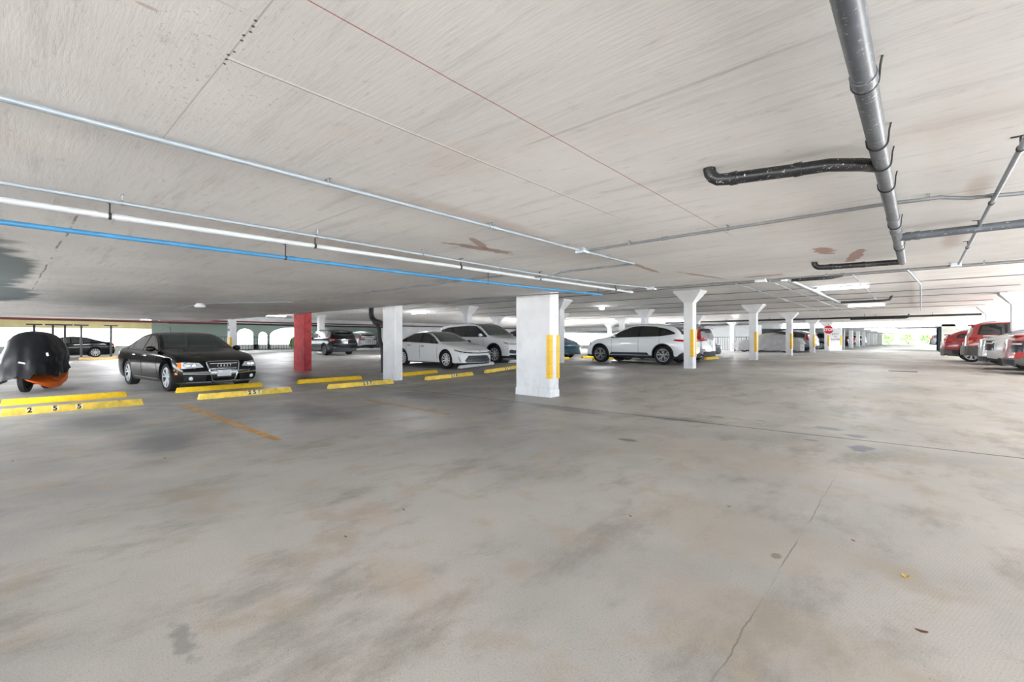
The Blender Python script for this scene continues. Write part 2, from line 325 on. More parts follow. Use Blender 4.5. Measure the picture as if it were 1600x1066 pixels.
# ------------------------------------------------------------------ mesh helpers
class MB:
    def __init__(s): s.v = []; s.f = []; s.mi = []
    def face(s, idx, mi=0): s.f.append(tuple(idx)); s.mi.append(mi)
    def box(s, x0, x1, y0, y1, z0, z1, mi=0, ch=0.0):
        if ch:
            c = min(ch, abs(x1 - x0) / 3, abs(y1 - y0) / 3, abs(z1 - z0) / 3)
            return s.rbox(x0, x1, y0, y1, z0, z1, c, mi)
        b = len(s.v)
        s.v += [(x, y, z) for z in (z0, z1) for y in (y0, y1) for x in (x0, x1)]
        for q in ((0, 2, 3, 1), (4, 5, 7, 6), (0, 1, 5, 4), (2, 6, 7, 3), (0, 4, 6, 2), (1, 3, 7, 5)): s.face([b + i for i in q], mi)
    def rbox(s, x0, x1, y0, y1, z0, z1, c, mi=0):
        oct_ = lambda a: [(x0 + a + c, y0 + a), (x1 - a - c, y0 + a), (x1 - a, y0 + a + c), (x1 - a, y1 - a - c), (x1 - a - c, y1 - a), (x0 + a + c, y1 - a), (x0 + a, y1 - a - c), (x0 + a, y0 + a + c)]
        s.loft([[(x, y, z0) for x, y in oct_(c * 0.6)], [(x, y, z0 + c) for x, y in oct_(0)], [(x, y, z1 - c) for x, y in oct_(0)], [(x, y, z1) for x, y in oct_(c * 0.6)]], mi=mi)
    def loft(s, rings, mi=0, closed=True, caps=True):
        b = len(s.v); n = len(rings[0])
        for r in rings: s.v += [tuple(p) for p in r]
        m = n if closed else n - 1
        for i in range(len(rings) - 1):
            for j in range(m):
                k = (j + 1) % n
                s.face((b + i * n + j, b + i * n + k, b + (i + 1) * n + k, b + (i + 1) * n + j), mi)
        if caps and closed:
            s.face([b + j for j in range(n)][::-1], mi); s.face([b + (len(rings) - 1) * n + j for j in range(n)], mi)
    def tube(s, pts, r, seg=10, mi=0, caps=True):
        pts = [Vector(p) for p in pts]; rings = []; up = Vector((0, 0, 1)); prev = None
        for i, p in enumerate(pts):
            if i == 0: t = (pts[1] - p)
            elif i == len(pts) - 1: t = (p - pts[i - 1])
            else: t = (pts[i + 1] - p).normalized() + (p - pts[i - 1]).normalized()
            t.normalize()
            if prev is None:
                a = t.cross(up)
                if a.length < 0.05: a = t.cross(Vector((1, 0, 0)))
            else: a = prev - t * prev.dot(t)
            a.normalize(); prev = a; c = t.cross(a)
            rr = r[i] if isinstance(r, (list, tuple)) else r
            rings.append([p + (a * math.cos(2 * PI * k / seg) + c * math.sin(2 * PI * k / seg)) * rr for k in range(seg)])
        s.loft(rings, mi, True, caps)
    def prism(s, poly, axis, a, b, mi=0):
        """poly of 2D points extruded along axis ('x','y','z') from a to b"""
        def P(p, t): return (t, p[0], p[1]) if axis == 'x' else ((p[0], t, p[1]) if axis == 'y' else (p[0], p[1], t))
        s.loft([[P(p, a) for p in poly], [P(p, b) for p in poly]], mi)
    def lathe(s, prof, axis='y', seg=28, mi=0, c=(0, 0, 0), caps=True):
        """prof of (radius, t) along the axis"""
        rings = []
        for r, t in prof:
            ring = []
            for k in range(seg):
                a = 2 * PI * k / seg; u, w = r * math.cos(a), r * math.sin(a)
                ring.append({'y': (c[0] + u, c[1] + t, c[2] + w), 'z': (c[0] + u, c[1] + w, c[2] + t), 'x': (c[0] + t, c[1] + u, c[2] + w)}[axis])
            rings.append(ring)
        s.loft(rings, mi, True, caps)
    def ball(s, c, rx, ry, rz, mi=0, nu=14, nv=9):
        rings = []
        for i in range(nv + 1):
            a = -PI / 2 + PI * i / nv; a = max(-PI / 2 + 0.03, min(PI / 2 - 0.03, a))
            rings.append([(c[0] + rx * math.cos(a) * math.cos(2 * PI * k / nu), c[1] + ry * math.cos(a) * math.sin(2 * PI * k / nu), c[2] + rz * math.sin(a)) for k in range(nu)])
        s.loft(rings, mi)
    def grid(s, P, mi=0):
        b = len(s.v); m = len(P); n = len(P[0])
        for r in P: s.v += [tuple(p) for p in r]
        for i in range(m - 1):
            for j in range(n - 1): s.face((b + i * n + j, b + i * n + j + 1, b + (i + 1) * n + j + 1, b + (i + 1) * n + j), mi)
    def mesh(s, name, mats, smooth=35):
        me = bpy.data.meshes.new(name); me.from_pydata([tuple(map(float, p)) for p in s.v], [], s.f)
        for m in (mats if isinstance(mats, (list, tuple)) else [mats]): me.materials.append(m)
        if any(s.mi): me.polygons.foreach_set('material_index', s.mi)
        me.update()
        import bmesh
        bm = bmesh.new(); bm.from_mesh(me); bmesh.ops.recalc_face_normals(bm, faces=bm.faces[:]); bm.to_mesh(me); bm.free()
        if smooth:
            me.shade_smooth(); me.set_sharp_from_angle(angle=math.radians(smooth))
        return me
    def build(s, name, mats, parent=None, loc=None, smooth=35):
        o = bpy.data.objects.new(name, s.mesh(name, mats, smooth)); COL.objects.link(o)
        if parent: o.parent = parent
        if loc: o.location = loc
        return o
def thing(name, label, cat, loc=(0, 0, 0), rz=0.0, group=None):
    o = bpy.data.objects.new(name, None); COL.objects.link(o); o.empty_display_size = 0.1
    o.location = loc; o.rotation_euler = (0, 0, rz); return tag(o, label, cat, group)
def kids(o): return list(o.children)
def copy_tree(o, parent=None):
    c = o.copy(); COL.objects.link(c)
    if parent: c.parent = parent
    for ch in kids(o): copy_tree(ch, c)
    return c
def struct(name, mb, mat, smooth=35): return tag(mb.build(name, mat, smooth=smooth), kind='structure')
def text_mesh(name, body, size, mat, parent, mtx, extr=0.001, font_w=1.0, bold=0.0):
    cu = bpy.data.curves.new(name, 'FONT'); cu.body = body; cu.size = size; cu.extrude = extr
    cu.align_x = 'CENTER'; cu.align_y = 'CENTER'; cu.space_character = font_w; cu.offset = bold
    o = bpy.data.objects.new(name + '_tmp', cu); COL.objects.link(o)
    dg = bpy.context.evaluated_depsgraph_get(); me = bpy.data.meshes.new_from_object(o.evaluated_get(dg))
    bpy.data.objects.remove(o); me.materials.clear(); me.materials.append(mat)
    r = bpy.data.objects.new(name, me); COL.objects.link(r); r.parent = parent; r.matrix_local = mtx
    return r

# ------------------------------------------------------------------ heights
def interp(tb, x):
    if x <= tb[0][0]: return tb[0][1]
    for (a, b), (c, d) in zip(tb, tb[1:]):
        if x <= c: t = (x - a) / (c - a); return b + (d - b) * t
    return tb[-1][1]
FLOOR = [(7.2, 0.0), (9.0, 0.015), (10.4, 0.05), (11.5, 0.105), (12.6, 0.17), (14.0, 0.215), (15.5, 0.24), (17.5, 0.25)]
def fz(y): return interp(FLOOR, y)
CEIL2 = [(8.12, 2.93), (24, 2.91), (32, 2.86), (40, 2.76), (47.8, 2.68)]
def cz(y): return interp(CEIL2, y)
ZC = 2.21; YE = 8.12; XL = -28.5; XW = -38.0
YG = 49.2   # start of the far half of the garage

# ------------------------------------------------------------------ structure
ys = [-9, -4, 0, 4, 7.2, 8, 9, 9.7, 10.4, 11, 11.5, 12, 12.6, 13.3, 14.0, 14.7, 15.5, 16.5, 17.5, 30, 47.9]
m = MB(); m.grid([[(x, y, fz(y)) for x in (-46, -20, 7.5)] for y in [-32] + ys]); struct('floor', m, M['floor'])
m = MB(); m.grid([[(x, y, 0.25) for x in (-46, -20, 7.5)] for y in (47.9, 90, 118)]); struct('floor_far', m, M['floor'])
m = MB(); m.prism([(XL, -30), (-9, -30), (-9, -8.8), (7.0, -8.8), (7.0, YE), (-4.6, YE), (-5.7, 7.4), (-24, 7.25), (XL, 7.25)], 'z', ZC, ZC + 0.9); struct('ceiling', m, M['ceil'], 0)  # unseen part behind the camera is outlined to steer the daylight
m = MB()
cy = [7.25, 16, 24, 28, 32, 36, 40, 44, 47.8, 48.5]
m.loft([[(-46, y, cz(y)), (8.5, y, cz(y)), (8.5, y, 3.4), (-46, y, 3.4)] for y in cy]); struct('ceiling_upper', m, M['ceil2'], 0)
m = MB(); m.box(1.3, 8.5, 48.5, YG, 2.68, 3.4); m.box(-46, -9.5, 48.5, YG, 2.68, 3.4); struct('ceiling_shade_bridge', m, M['ceil2'], 0)  # roof pieces added over the gap to keep sky light off the walls
m = MB(); m.box(-46.3, -46, -30, -1.2, -0.1, 2.75); struct('wall_left_blocker', m, M['shade_wall'], 0)  # unseen wall added so the black sedan mirrors something dark
m = MB(); m.box(-46, XL, -30, 7.25, 2.75, 3.4); struct('ceiling_left', m, M['ceil2'], 0)
m = MB(); m.box(-46, 3.2, YG, 118, 2.25, 3.6); struct('ceiling_far', m, M['white2'], 0)
m = MB(); m.box(-400, 400, -400, 400, -0.5, -0.12); struct('ground_outside', m, M['ground'], 0)
# beams and back wall of the left side
m = MB(); m.box(XW - 0.3, XW, 7.0, 24.0, 2.46, 3.1); struct('trim_1', m, M['white2'])
m = MB(); m.box(XW - 0.3, XW, 24.0, 47.8, 0.2, 3.1); struct('wall_back', m, M['white2'])
m = MB(); m.box(XW - 0.25, XW, 8.6, 24.0, 0.05, 0.40); struct('wall_low', m, M['parapet'])
m = MB(); m.box(-46.3, -46, -9, 47.8, -0.1, 0.75); struct('wall_parapet', m, M['parapet'])
m = MB(); m.box(-46.5, -46, -9, 8, 2.05, 2.75); struct('trim_2', m, M['beam_yellow'])
# arched outer wall at the left
def arch_wall(name, X, th, y0, y1, z0, z1, arches, mat):
    """solid wall with round-topped openings: list of (ya, yb, sill, spring, rise)"""
    mb = MB(); y = y0
    for (ya, yb, sill, spring, rise) in arches:
        mb.box(X, X + th, y, ya, z0, z1)
        if sill > z0: mb.box(X, X + th, ya, yb, z0, sill)
        n = 12; w = (yb - ya) / 2; c = (ya + yb) / 2
        arc = [(c - w * math.cos(PI * i / n), spring + rise * math.sin(PI * i / n)) for i in range(n + 1)]
        for a, b in zip(arc, arc[1:]):
            mb.prism([a, b, (b[0], z1), (a[0], z1)], 'x', X, X + th)
        y = yb
    mb.box(X, X + th, y, y1, z0, z1)
    return struct(name, mb, mat, 0)
arch_wall('wall_left', -46.3, 0.3, 8.0, 47.8, 0.0, 3.3, [(14.15, 15.5, 0.3, 1.7, 0.5), (15.95, 16.72, 0.3, 1.55, 0.37), (16.95, 21.2, 0.3, 1.6, 0.78), (25, 28, .75, 1.4, .7)], M['green_door'])
# far half: pale end block at the right of the aisle with a raking top, and its dark blue-grey side
m = MB(); m.prism([(1.36, 0.2), (4.2, 0.2), (4.2, 1.2), (3.4, 1.35), (2.3, 2.05), (2.1, 2.41), (1.36, 2.41)], 'y', YG, YG + 0.25); struct('wall_end', m, M['grey_wall'])
m = MB(); m.box(1.34, 1.5, YG + 0.25, 57.0, 0.25, 2.25); struct('wall_right', m, M['dark_wall'])
m = MB(); m.box(1.2, 1.34, YG + 0.4, YG + 0.65, 0.25, 2.25); m.box(1.2, 1.34, 55.5, 55.7, 0.25, 2.25); struct('trim_3', m, M['dark_wall'])
m = MB(); m.box(-46, -17.0, 100.0, 100.3, 0.25, 2.25); m.box(-46,-5.4,117.6,118,0.25,2.25); struct('wall_far', m, M['grey_wall'])
# raised parapet along the open right-hand side
m = MB(); m.box(7.3, 7.5, -9, 47.8, 0.0, 0.35); struct('wall_kerb', m, M['parapet'])

# ------------------------------------------------------------------ painted lines
def painted(name, x0, x1, y0, y1, label, mat=M['orange_line']):
    n = max(2, int(abs(y1 - y0) / 0.7)); m = MB()
    g = [[(x0, y0 + (y1 - y0) * i / n, fz(y0 + (y1 - y0) * i / n) + 0.004), (x1, y0 + (y1 - y0) * i / n, fz(y0 + (y1 - y0) * i / n) + 0.004)] for i in range(n + 1)]
    m.grid(g); return tag(m.build(name, mat), label, 'floor marking')
painted('parking_line', -10.3, -5.9, 2.22, 2.32, 'broad faded orange parking line nearest the camera, left of centre')
painted('parking_line', -8.5, -5.8, 4.91, 4.98, 'thin faded yellow parking line left of the thick white column')
painted('parking_line', -3.8, 0.6, 22.9, 23.04, 'thin yellow line across the far end of the driving aisle')
m = MB(); m.box(-0.70, -0.02, 18.4, 18.56, 0.245, 0.258)
g = m.build('floor_drain', M['iron']); tag(g, 'dark slotted drain grate set in the aisle floor near the parked red cars', 'drain')
m = MB()
for i in range(16): m.box(-0.69 + i * 0.043, -0.667 + i * 0.043, 18.41, 18.55, 0.256, 0.264)
m.build('grate_bar', M['grate'], g)

# ------------------------------------------------------------------ columns
def guard_part(m, x0, x1, y0, y1):
    pass
def column(name, label, x0, x1, y0, y1, z0, z1, mat, capital=True, guards=True, thick_foot=False, group=None, both=True, guard_sides=None):
    cx, cyy = (x0 + x1) / 2, (y0 + y1) / 2
    t = thing(name, label, 'column', (cx, cyy, z0), 0, group); hx, hy = (x1 - x0) / 2, (y1 - y0) / 2; H = z1 - z0
    m = MB(); m.box(-hx, hx, -hy, hy, -0.02, H + (0 if not capital else -0.0), ch=0.012)
    if thick_foot: m.box(-hx - 0.012, hx + 0.012, -hy - 0.012, hy + 0.012, -0.02, 0.16, ch=0.01)
    m.build('shaft', mat, t)
    if capital:
        m = MB(); e = 0.30; d = 0.42; s = 0.05
        ring = lambda a, z: [(-hx - a, -hy - a * 0.55, z), (hx + a, -hy - a * 0.55, z), (hx + a, hy + a * 0.55, z), (-hx - a, hy + a * 0.55, z)]
        m.loft([ring(0.003, H - d), ring(e, H - s), ring(e, H - 0.004)]); m.build('capital', mat, t)
    if guards:
        gz0, gz1 = 0.40, 1.34
        for (sx, sy) in (guard_sides or ((1, -1), (1, 1), (-1, -1))):
            m = MB(); w = 0.085; th = 0.012
            X = sx * hx; Y = sy * hy
            m.box(min(X, X - sx * w), max(X, X - sx * w), min(Y, Y + sy * th), max(Y, Y + sy * th), gz0, gz1)
            m.box(min(X, X + sx * th), max(X, X + sx * th), min(Y + sy * th, Y - sy * w), max(Y + sy * th, Y - sy * w), gz0, gz1)
            g = m.build('corner_guard', M['guard'], t)
            for zz in ((0.5, 0.72, 0.98, 1.22) if thick_foot else ()):
                m = MB(); m.ball((X - sx * w * .5, Y + sy * (th + 0.001), zz), 0.008, 0.004, 0.008, nu=8, nv=5); m.build('screw', M['hanger'], g)
                m = MB(); m.ball((X + sx * (th + 0.001), Y - sy * w * .5, zz), 0.004, 0.008, 0.008, nu=8, nv=5); m.build('screw', M['hanger'], g)
    return t
column('concrete_column', 'thick white column in the middle with two yellow corner guards', -6.80, -5.84, 7.75, 8.07, 0, 2.93, M['white'], capital=False, thick_foot=True, guard_sides=((1, -1), (1, 1)))
column('concrete_column', 'plain white square column between the black sedan and the white sedan', -12.36, -11.69, 7.84, 8.10, 0.0, 2.93, M['white'], capital=False, guards=False)
rc = column('concrete_column', 'red painted column left of the dark sport utility vehicle', -18.74, -17.79, 7.80, 8.10, 0.0, 2.93, M['red_conc'], capital=False, guards=False)
m = MB(); m.box(-0.49, -0.475, -0.1, 0.0, 0.35, 1.25); m.build('guard_strip', M['yellow_worn'], rc)
ords = ['first', 'second', 'third', 'fourth', 'fifth', 'sixth', 'seventh', 'eighth']
GY = [15.85, 24.0, 32.1, 40.2]
rows = [(-5.90, 'flared white column beside the driving aisle, %s beyond the thick white column'),
        (-11.45, 'flared white column between the two back-to-back car rows, %s from the front'),
        (-17.2, 'flared white column behind the white sedans row, %s from the front'),
        (-22.9, 'flared white column deep at the back of the garage, %s from the front'),
        (2.62, 'flared pale column among the cars at the right edge, %s from the camera')]
for ri, (X, lab) in enumerate(rows):
    for k, Y in enumerate(GY + ([47.4] if ri == 0 else [])):
        if (ri == 4 and k == 0) or (ri == 3 and k == 0): continue
        kk = k - 1 if ri >= 3 else k
        column('concrete_column', lab % ords[kk], X - .16, X + .16, Y - .16, Y + .16, 0.25 if Y > 16 else fz(Y), cz(Y), M['white'], guards=(ri == 0), guard_sides=((1, -1), (1, 1)),
               group='flared columns on the structural grid')
column('concrete_column', 'white column just right of the red column, behind the dark navy crossover', -33.6, -33.2, 15.7, 16.1, 0.24, cz(16), M['white'], capital=False, guards=False)
c = column('concrete_column', 'white column at the left back corner with black stickers and yellow guard', -26.45, -26.1, 7.7, 8.0, 0.0, 2.75, M['white'], capital=False, guards=True, guard_sides=((1, -1), (-1, -1)))
for i, zz in enumerate((2.02, 1.72)):
    text_mesh('sticker', 'SS'[i], 0.30, M['ink'], c, Matrix.Translation((0, -0.157, zz)) @ Matrix.Rotation(PI / 2, 4, 'X') @ Matrix.Rotation(-PI / 2 if i else 0.3, 4, 'Z'), 0.002, 1, 0.01)
# white painted pier at the start of the far half, with lettering
pr = column('wide_pier', 'wide white pier with small stencilled lettering behind the stop sign', -6.05, -5.15, 50.2, 50.6, 0.25, 2.25, M['white'], capital=False, guards=True, guard_sides=((1, -1),))
text_mesh('lettering', 'EXIT', 0.26, M['trim_gray'], pr, Matrix.Translation((0, -0.21, 1.45)) @ Matrix.Rotation(PI / 2, 4, 'X'), 0.002)
text_mesh('lettering', 'TO', 0.22, M['trim_gray'], pr, Matrix.Translation((0, -0.21, 1.2)) @ Matrix.Rotation(PI / 2, 4, 'X'), 0.002)
text_mesh('lettering', 'RAMP', 0.26, M['trim_gray'], pr, Matrix.Translation((0, -0.21, 0.95)) @ Matrix.Rotation(PI / 2, 4, 'X'), 0.002)
for k in range(7):
    Y = 57 + 8 * k
    column('concrete_column', 'plain pale column lining the far tunnel, %s beyond the lettered pier' % ords[k], -6.0, -5.6, Y, Y + .35, 0.25, 2.25, M['white2'], capital=False, guards=False, group='columns in the far tunnel')
# stop sign hung on the fifth aisle column
t = thing('stop_sign', 'red octagonal STOP sign mounted on the far aisle column', 'sign', (-5.74, 47.10, 2.05), 0)
m = MB(); R = 0.40; oc = [(R * math.cos(PI / 8 + PI / 4 * i), R * math.sin(PI / 8 + PI / 4 * i)) for i in range(8)]
m.prism(oc, 'y', 0.0, 0.02); m.build('border', M['sign_white'], t)
m = MB(); m.prism([(a * .92, b * .92) for a, b in oc], 'y', -0.006, 0.0); f = m.build('face', M['sign_red'], t)
text_mesh('lettering', 'STOP', 0.30, M['sign_white'], f, Matrix.Translation((0, -0.009, 0)) @ Matrix.Rotation(PI / 2, 4, 'X'), 0.001, 1, 0.012)
m = MB(); m.tube([(0, 0.03, 0.38), (0, 0.03, 0.62)], 0.02, 8); m.box(-0.03, 0.03, 0.02, 0.05, 0.30, 0.40); m.build('bracket', M['galv'], t)

# ------------------------------------------------------------------ wheel stops
def wheel_stop(label, X, y0, y1, mat, num=None, wide=False):
    yc = (y0 + y1) / 2; L = (y1 - y0) / 2; z = fz(yc); tilt = math.atan2(fz(y1) - fz(y0), y1 - y0)
    t = thing('wheel_stop', label, 'wheel stop', (X, yc, z), 0, None); t.rotation_euler = (tilt, 0, 0)
    prof = [(-0.075, 0), (0.075, 0), (0.07, 0.03), (0.045, 0.10), (0.038, 0.112), (-0.038, 0.112), (-0.045, 0.10), (-0.07, 0.03)]
    m = MB(); rings = []
    for yy, k in ((-L, 0.95), (-L + 0.008, 1), (L - 0.008, 1), (L, 0.95)):
        rings.append([(px * k, yy + (-1 if yy > 0 else 1) * pz * 0.22, pz * k) for px, pz in prof])
    m.loft(rings); b = m.build('concrete_bar', mat, t)
    for yy in (-L * 0.62, L * 0.62): m = MB(); m.lathe([(0.016, 0.10), (0.016, 0.1155), (0.006, 0.116)], 'z', 10, c=(0, yy, 0)); m.build('fixing_pin', M['hanger'], t)
    if num:
        sp = 0.30 if wide else 0.10; y_c = -0.28 if wide else 0.12
        fx, fzz = 0.0575, 0.065; ang = math.atan2(0.07, 0.025)
        for i, ch in enumerate(num):
            yy = y_c + (i - 1) * sp
            mt = Matrix.Translation((fx + 0.0015, yy, fzz)) @ Matrix.Rotation(PI / 2, 4, 'Z') @ Matrix.Rotation(ang, 4, 'X')
            mm = MB(); mm.box(-0.05 if wide else -0.0495, 0.05 if wide else 0.0495, -0.038, 0.038, -0.001, 0.0004)
            o = mm.build('number_patch', M['patch'], t); o.matrix_local = mt
            text_mesh('digit', ch, 0.112, M['ink'], o, Matrix.Translation((0, 0, 0.0022)) , 0.0012, 1, 0.004)
    return t
YW = M['yellow_worn']; YB = M['yellow']
wheel_stop('worn yellow wheel stop marked 255 in front of the covered motorcycle', -11.07, -0.03, 1.79, YW, '255', True)
wheel_stop('worn yellow wheel stop marked 256 in front of the black sedan', -11.10, 2.69, 4.56, YW, '256')
wheel_stop('worn yellow wheel stop marked 257 left of the plain white column', -11.08, 5.46, 7.34, YW, '257')
wheel_stop('worn yellow wheel stop between the plain white column and the white sedan', -11.08, 8.50, 10.42, YW, '258')
wheel_stop('worn yellow wheel stop against the left side of the thick column', -11.08, 11.02, 12.9, YW, '259')
wheel_stop('worn yellow wheel stop just right of the thick column', -11.08, 13.6, 15.25, YW)
wheel_stop('bright yellow wheel stop nearest the covered motorcycle', -12.84, -0.03, 1.80, YB)
wheel_stop('bright yellow wheel stop touching the black sedan front tyre', -12.90, 2.69, 4.55, YB)
wheel_stop('bright yellow wheel stop in the empty bay left of the white column', -12.95, 5.49, 7.45, YB)
wheel_stop('bright yellow wheel stop right of the plain white column, behind another stop', -12.8, 8.45, 10.31, YB)
wheel_stop('white wheel stop under the front bumper of the white sedan', -13.1, 11.62, 13.5, M['stop_white'])
wheel_stop('white wheel stop under the white sport utility vehicle', -13.1, 14.5, 16.2, M['stop_white'])
for i, (X, y0) in enumerate([(-13.0, 17.0), (-11.3, 18.3), (-11.3, 21.0), (-13.0, 20.0), (-7.9, 25.8), (-7.7, 22.7)]):
    wheel_stop(['yellow wheel stop under the nose of the teal car', 'yellow wheel stop in front of the white crossover', 'yellow wheel stop in front of the silver crossover',
                'yellow wheel stop behind the white crossover', 'pale wheel stop in front of the deep blue car', 'yellow wheel stop just right of the silver crossover'][i], X, y0, y0 + 1.8, YB if i != 4 else M['stop_white'])

# ------------------------------------------------------------------ pipes and conduits under the ceiling
def clampring(m, c, r, axis, w=0.012):
    m.lathe([(r, -w), (r + 0.004, -w), (r + 0.004, w), (r, w)], axis, 14, c=c)
def conduit(name, label, pts, r, mat, cat='conduit', clamps=(), cl_mat=None, couplers=(), group=None):
    p0 = Vector(pts[0]); t = thing(name, label, cat, tuple(p0), 0, group)
    m = MB(); m.tube([Vector(p) - p0 for p in pts], r, 12); m.build('pipe', mat, t)
    for (c, ax) in clamps:
        m = MB(); q = Vector(c) - p0; clampring(m, q, r, ax, 0.008)
        if ax == 'y': m.box(q.x - r - 0.02, q.x + r + 0.02, q.y - 0.008, q.y + 0.008, ZC - 0.003 - p0.z, ZC - p0.z)
        else: m.box(q.x - 0.008, q.x + 0.008, q.y - r - 0.02, q.y + r + 0.02, ZC - 0.003 - p0.z, ZC - p0.z)
        m.box(q.x - 0.004, q.x + 0.004, q.y - 0.004, q.y + 0.004, q.z + r, ZC - p0.z)
        m.build('clamp', cl_mat or M['galv'], t)
    for (c, ax, w) in couplers:
        m = MB(); clampring(m, Vector(c) - p0, r, ax, w); m.build('coupling', mat, t)
    return t
def jbox(label, x, y, z, sx=0.055, sy=0.055, sz=0.025):
    t = thing('junction_box', label, 'junction box', (x, y, z)); m = MB(); m.box(-sx, sx, -sy, sy, -sz, sz, ch=0.004); m.build('housing', M['box'], t)
    m = MB(); m.box(-sx - .004, sx + .004, -sy - .004, sy + .004, -sz - 0.004, -sz, ch=0.001)
    for a in (-1, 1): m.ball((a * sx * .7, a * sy * .7, -sz - 0.004), 0.004, 0.004, 0.003, nu=8, nv=5)
    m.build('cover_plate', M['box'], t); return t
r = 0.0125
conduit('conduit', 'uppermost pale conduit running from the left edge to the junction box', [(-2.64, -6.4, ZC - .03), (-2.64, 4.0, ZC - .03)], 0.0135, M['conduit'],
        clamps=[((-2.64, yy, ZC - .03), 'y') for yy in (-0.9, 1.3, 2.68, 3.8)], couplers=[((-2.64, 2.74, ZC - .03), 'y', 0.03)])
conduit('conduit', 'short pale conduit running away from the junction box to the long dark conduit', [(-2.64, 4.14, ZC - .03), (-2.62, 5.2, ZC - .03)], r, M['conduit'], clamps=[((-2.63, 4.6, ZC - .03), 'y')])
jbox('grey junction box where three conduits meet in the middle of the ceiling', -2.64, 4.07, ZC - .03)
conduit('conduit', 'grey conduit crossing the ceiling from the junction box towards the right edge', [(-2.58, 4.09, ZC - .03), (-1.26, 4.07, ZC - .03), (-0.2, 4.05, ZC - .03), (0.1, 4.07, ZC - .035), (0.24, 4.17, ZC - .045), (0.5, 4.22, ZC - .055), (0.75, 4.2, ZC - .06), (1.1, 4.25, ZC - .045), (3.0, 4.25, ZC - .03)], r, M['conduit_dark'],
        clamps=[((xx, 4.08, ZC - .03), 'x') for xx in (-2.1, -1.2, 0.05)], couplers=[((-1.75, 4.075, ZC - .03), 'x', 0.03)])
conduit('conduit', 'dark conduit from the far left to the end of the short pale conduit', [(-11.66, 4.87, ZC - .03), (-9.6, 4.86, ZC - .03), (-4.5, 4.86, ZC - .03), (-4.15, 4.9, ZC - .08), (-3.9, 5.05, ZC - .10), (-3.7, 5.17, ZC - .03), (-2.62, 5.2, ZC - .03)], r, M['conduit_dark'],
        clamps=[((xx, 4.86, ZC - .03), 'x') for xx in (-10.5, -8, -6)])
conduit('conduit', 'thin pale conduit just above the white water pipe', [(-3.95, -6.4, ZC - .055), (-3.96, 5.2, ZC - .055), (-3.9, 6.2, ZC - .05), (-3.62, 7.7, ZC - .04)], 0.013, M['conduit'],
        clamps=[((-3.95, yy, ZC - .055), 'y') for yy in (0.53, 1.85, 3.0, 4.2)], couplers=[((-3.955, 1.95, ZC - .055), 'y', 0.02)])
conduit('conduit', 'long dark conduit along the slab edge behind the columns tops', [(-24, 7.15, ZC - .03), (-16, 7.2, ZC - .03), (-8, 7.25, ZC - .03), (-5.9, 7.45, ZC - .03), (-4.6, 7.75, ZC - .03), (-2, 8.0, ZC - .03), (3.0, 8.04, ZC - .03)], r, M['conduit_dark'],
        clamps=[((xx, 8.0, ZC - .03), 'x') for xx in (-2.6, -1.0, 0.6)] + [((xx, 7.23, ZC - .03), 'x') for xx in (-14, -11, -8.5)])
jbox('junction box on the slab edge conduit right of the white pipe end', -3.62, 7.86, ZC - .035, .07, .05)
jbox('junction box on the slab edge conduit above the flared columns', -1.86, 8.0, ZC - .035, .08, .05)
jbox('small box on the slab edge conduit left of the vertical drain pipe end', -1.55, 8.05, ZC - .04, .04, .03)
jbox('small box on the slab edge conduit at the foot of the thin right pipe', 0.35, 7.95, ZC - .03, .05, .05)
conduit('water_pipe', 'thick white plastic water pipe hung under the ceiling at the left', [(-4.235, -6.4, 2.11), (-4.22, 0.5, 2.11), (-3.915, 7.7, 2.11)], 0.021, M['pvc_white'], 'pipe',
        clamps=[((-4.22, 0.50, 2.11), 'y'), ((-4.15, 1.92, 2.11), 'y'), ((-4.08, 3.65, 2.11), 'y'), ((-4.02, 5.1, 2.11), 'y'), ((-3.93, 7.1, 2.11), 'y')], cl_mat=M['hanger'],
        couplers=[((-4.22, 0.56, 2.11), 'y', 0.035), ((-3.917, 7.62, 2.11), 'y', 0.06), ((-4.22, 0.42, 2.11), 'y', 0.015)])
conduit('water_pipe', 'bright blue water pipe hung lowest under the ceiling at the left', [(-4.81, -6.4, 2.07), (-4.79, 0.5, 2.07), (-4.71, 4.1, 2.07), (-4.38, 7.4, 2.07)], 0.019, M['pvc_blue'], 'pipe',
        clamps=[((-4.76, 1.9, 2.07), 'y'), ((-4.66, 4.7, 2.07), 'y'), ((-4.40, 7.3, 2.07), 'y')], cl_mat=M['hanger'], couplers=[((-4.755, 1.97, 2.07), 'y', 0.03)])
# big drain
def arc(c, r, a0, a1, ax, n=6):
    out = []
    for i in range(n + 1):
        a = a0 + (a1 - a0) * i / n; u, w = r * math.cos(a), r * math.sin(a)
        out.append((c[0] + u, c[1], c[2] + w) if ax == 'xz' else (c[0], c[1] + u, c[2] + w) if ax == 'yz' else (c[0] + u, c[1] + w, c[2]))
    return out
D = thing('drain_pipe', 'large speckled grey drain pipe running along the ceiling at the right, with three black branches', 'pipe', (-0.138, 0, 2.135))
R0 = 0.0355
m = MB(); m.tube([(0, -6.4, 0), (0, 6.9, 0)], R0, 20); m.build('pipe', M['drain'], D)
for yy in (-1.0, 1.95, 4.35, 4.9, 5.6):
    m = MB(); clampring(m, (0, yy, 0), R0, 'y', 0.035); m.build('coupling', M['drain'], D)
for yy in (1.98, 2.62, 2.95, 3.4, 4.6, 5.75):
    m = MB(); pts = [(-R0 * 1.12, yy, 0.02)] + [((R0 + .003) * math.cos(a), yy, (R0 + .003) * math.sin(a)) for a in [PI + PI * i / 10 for i in range(11)]] + [(R0 + .006, yy + .01, 0.05), (R0 + 0.012, yy + 0.0, ZC - 2.135)]
    m.tube(pts, 0.0038, 6); m.build('hanger', M['hanger'], D)
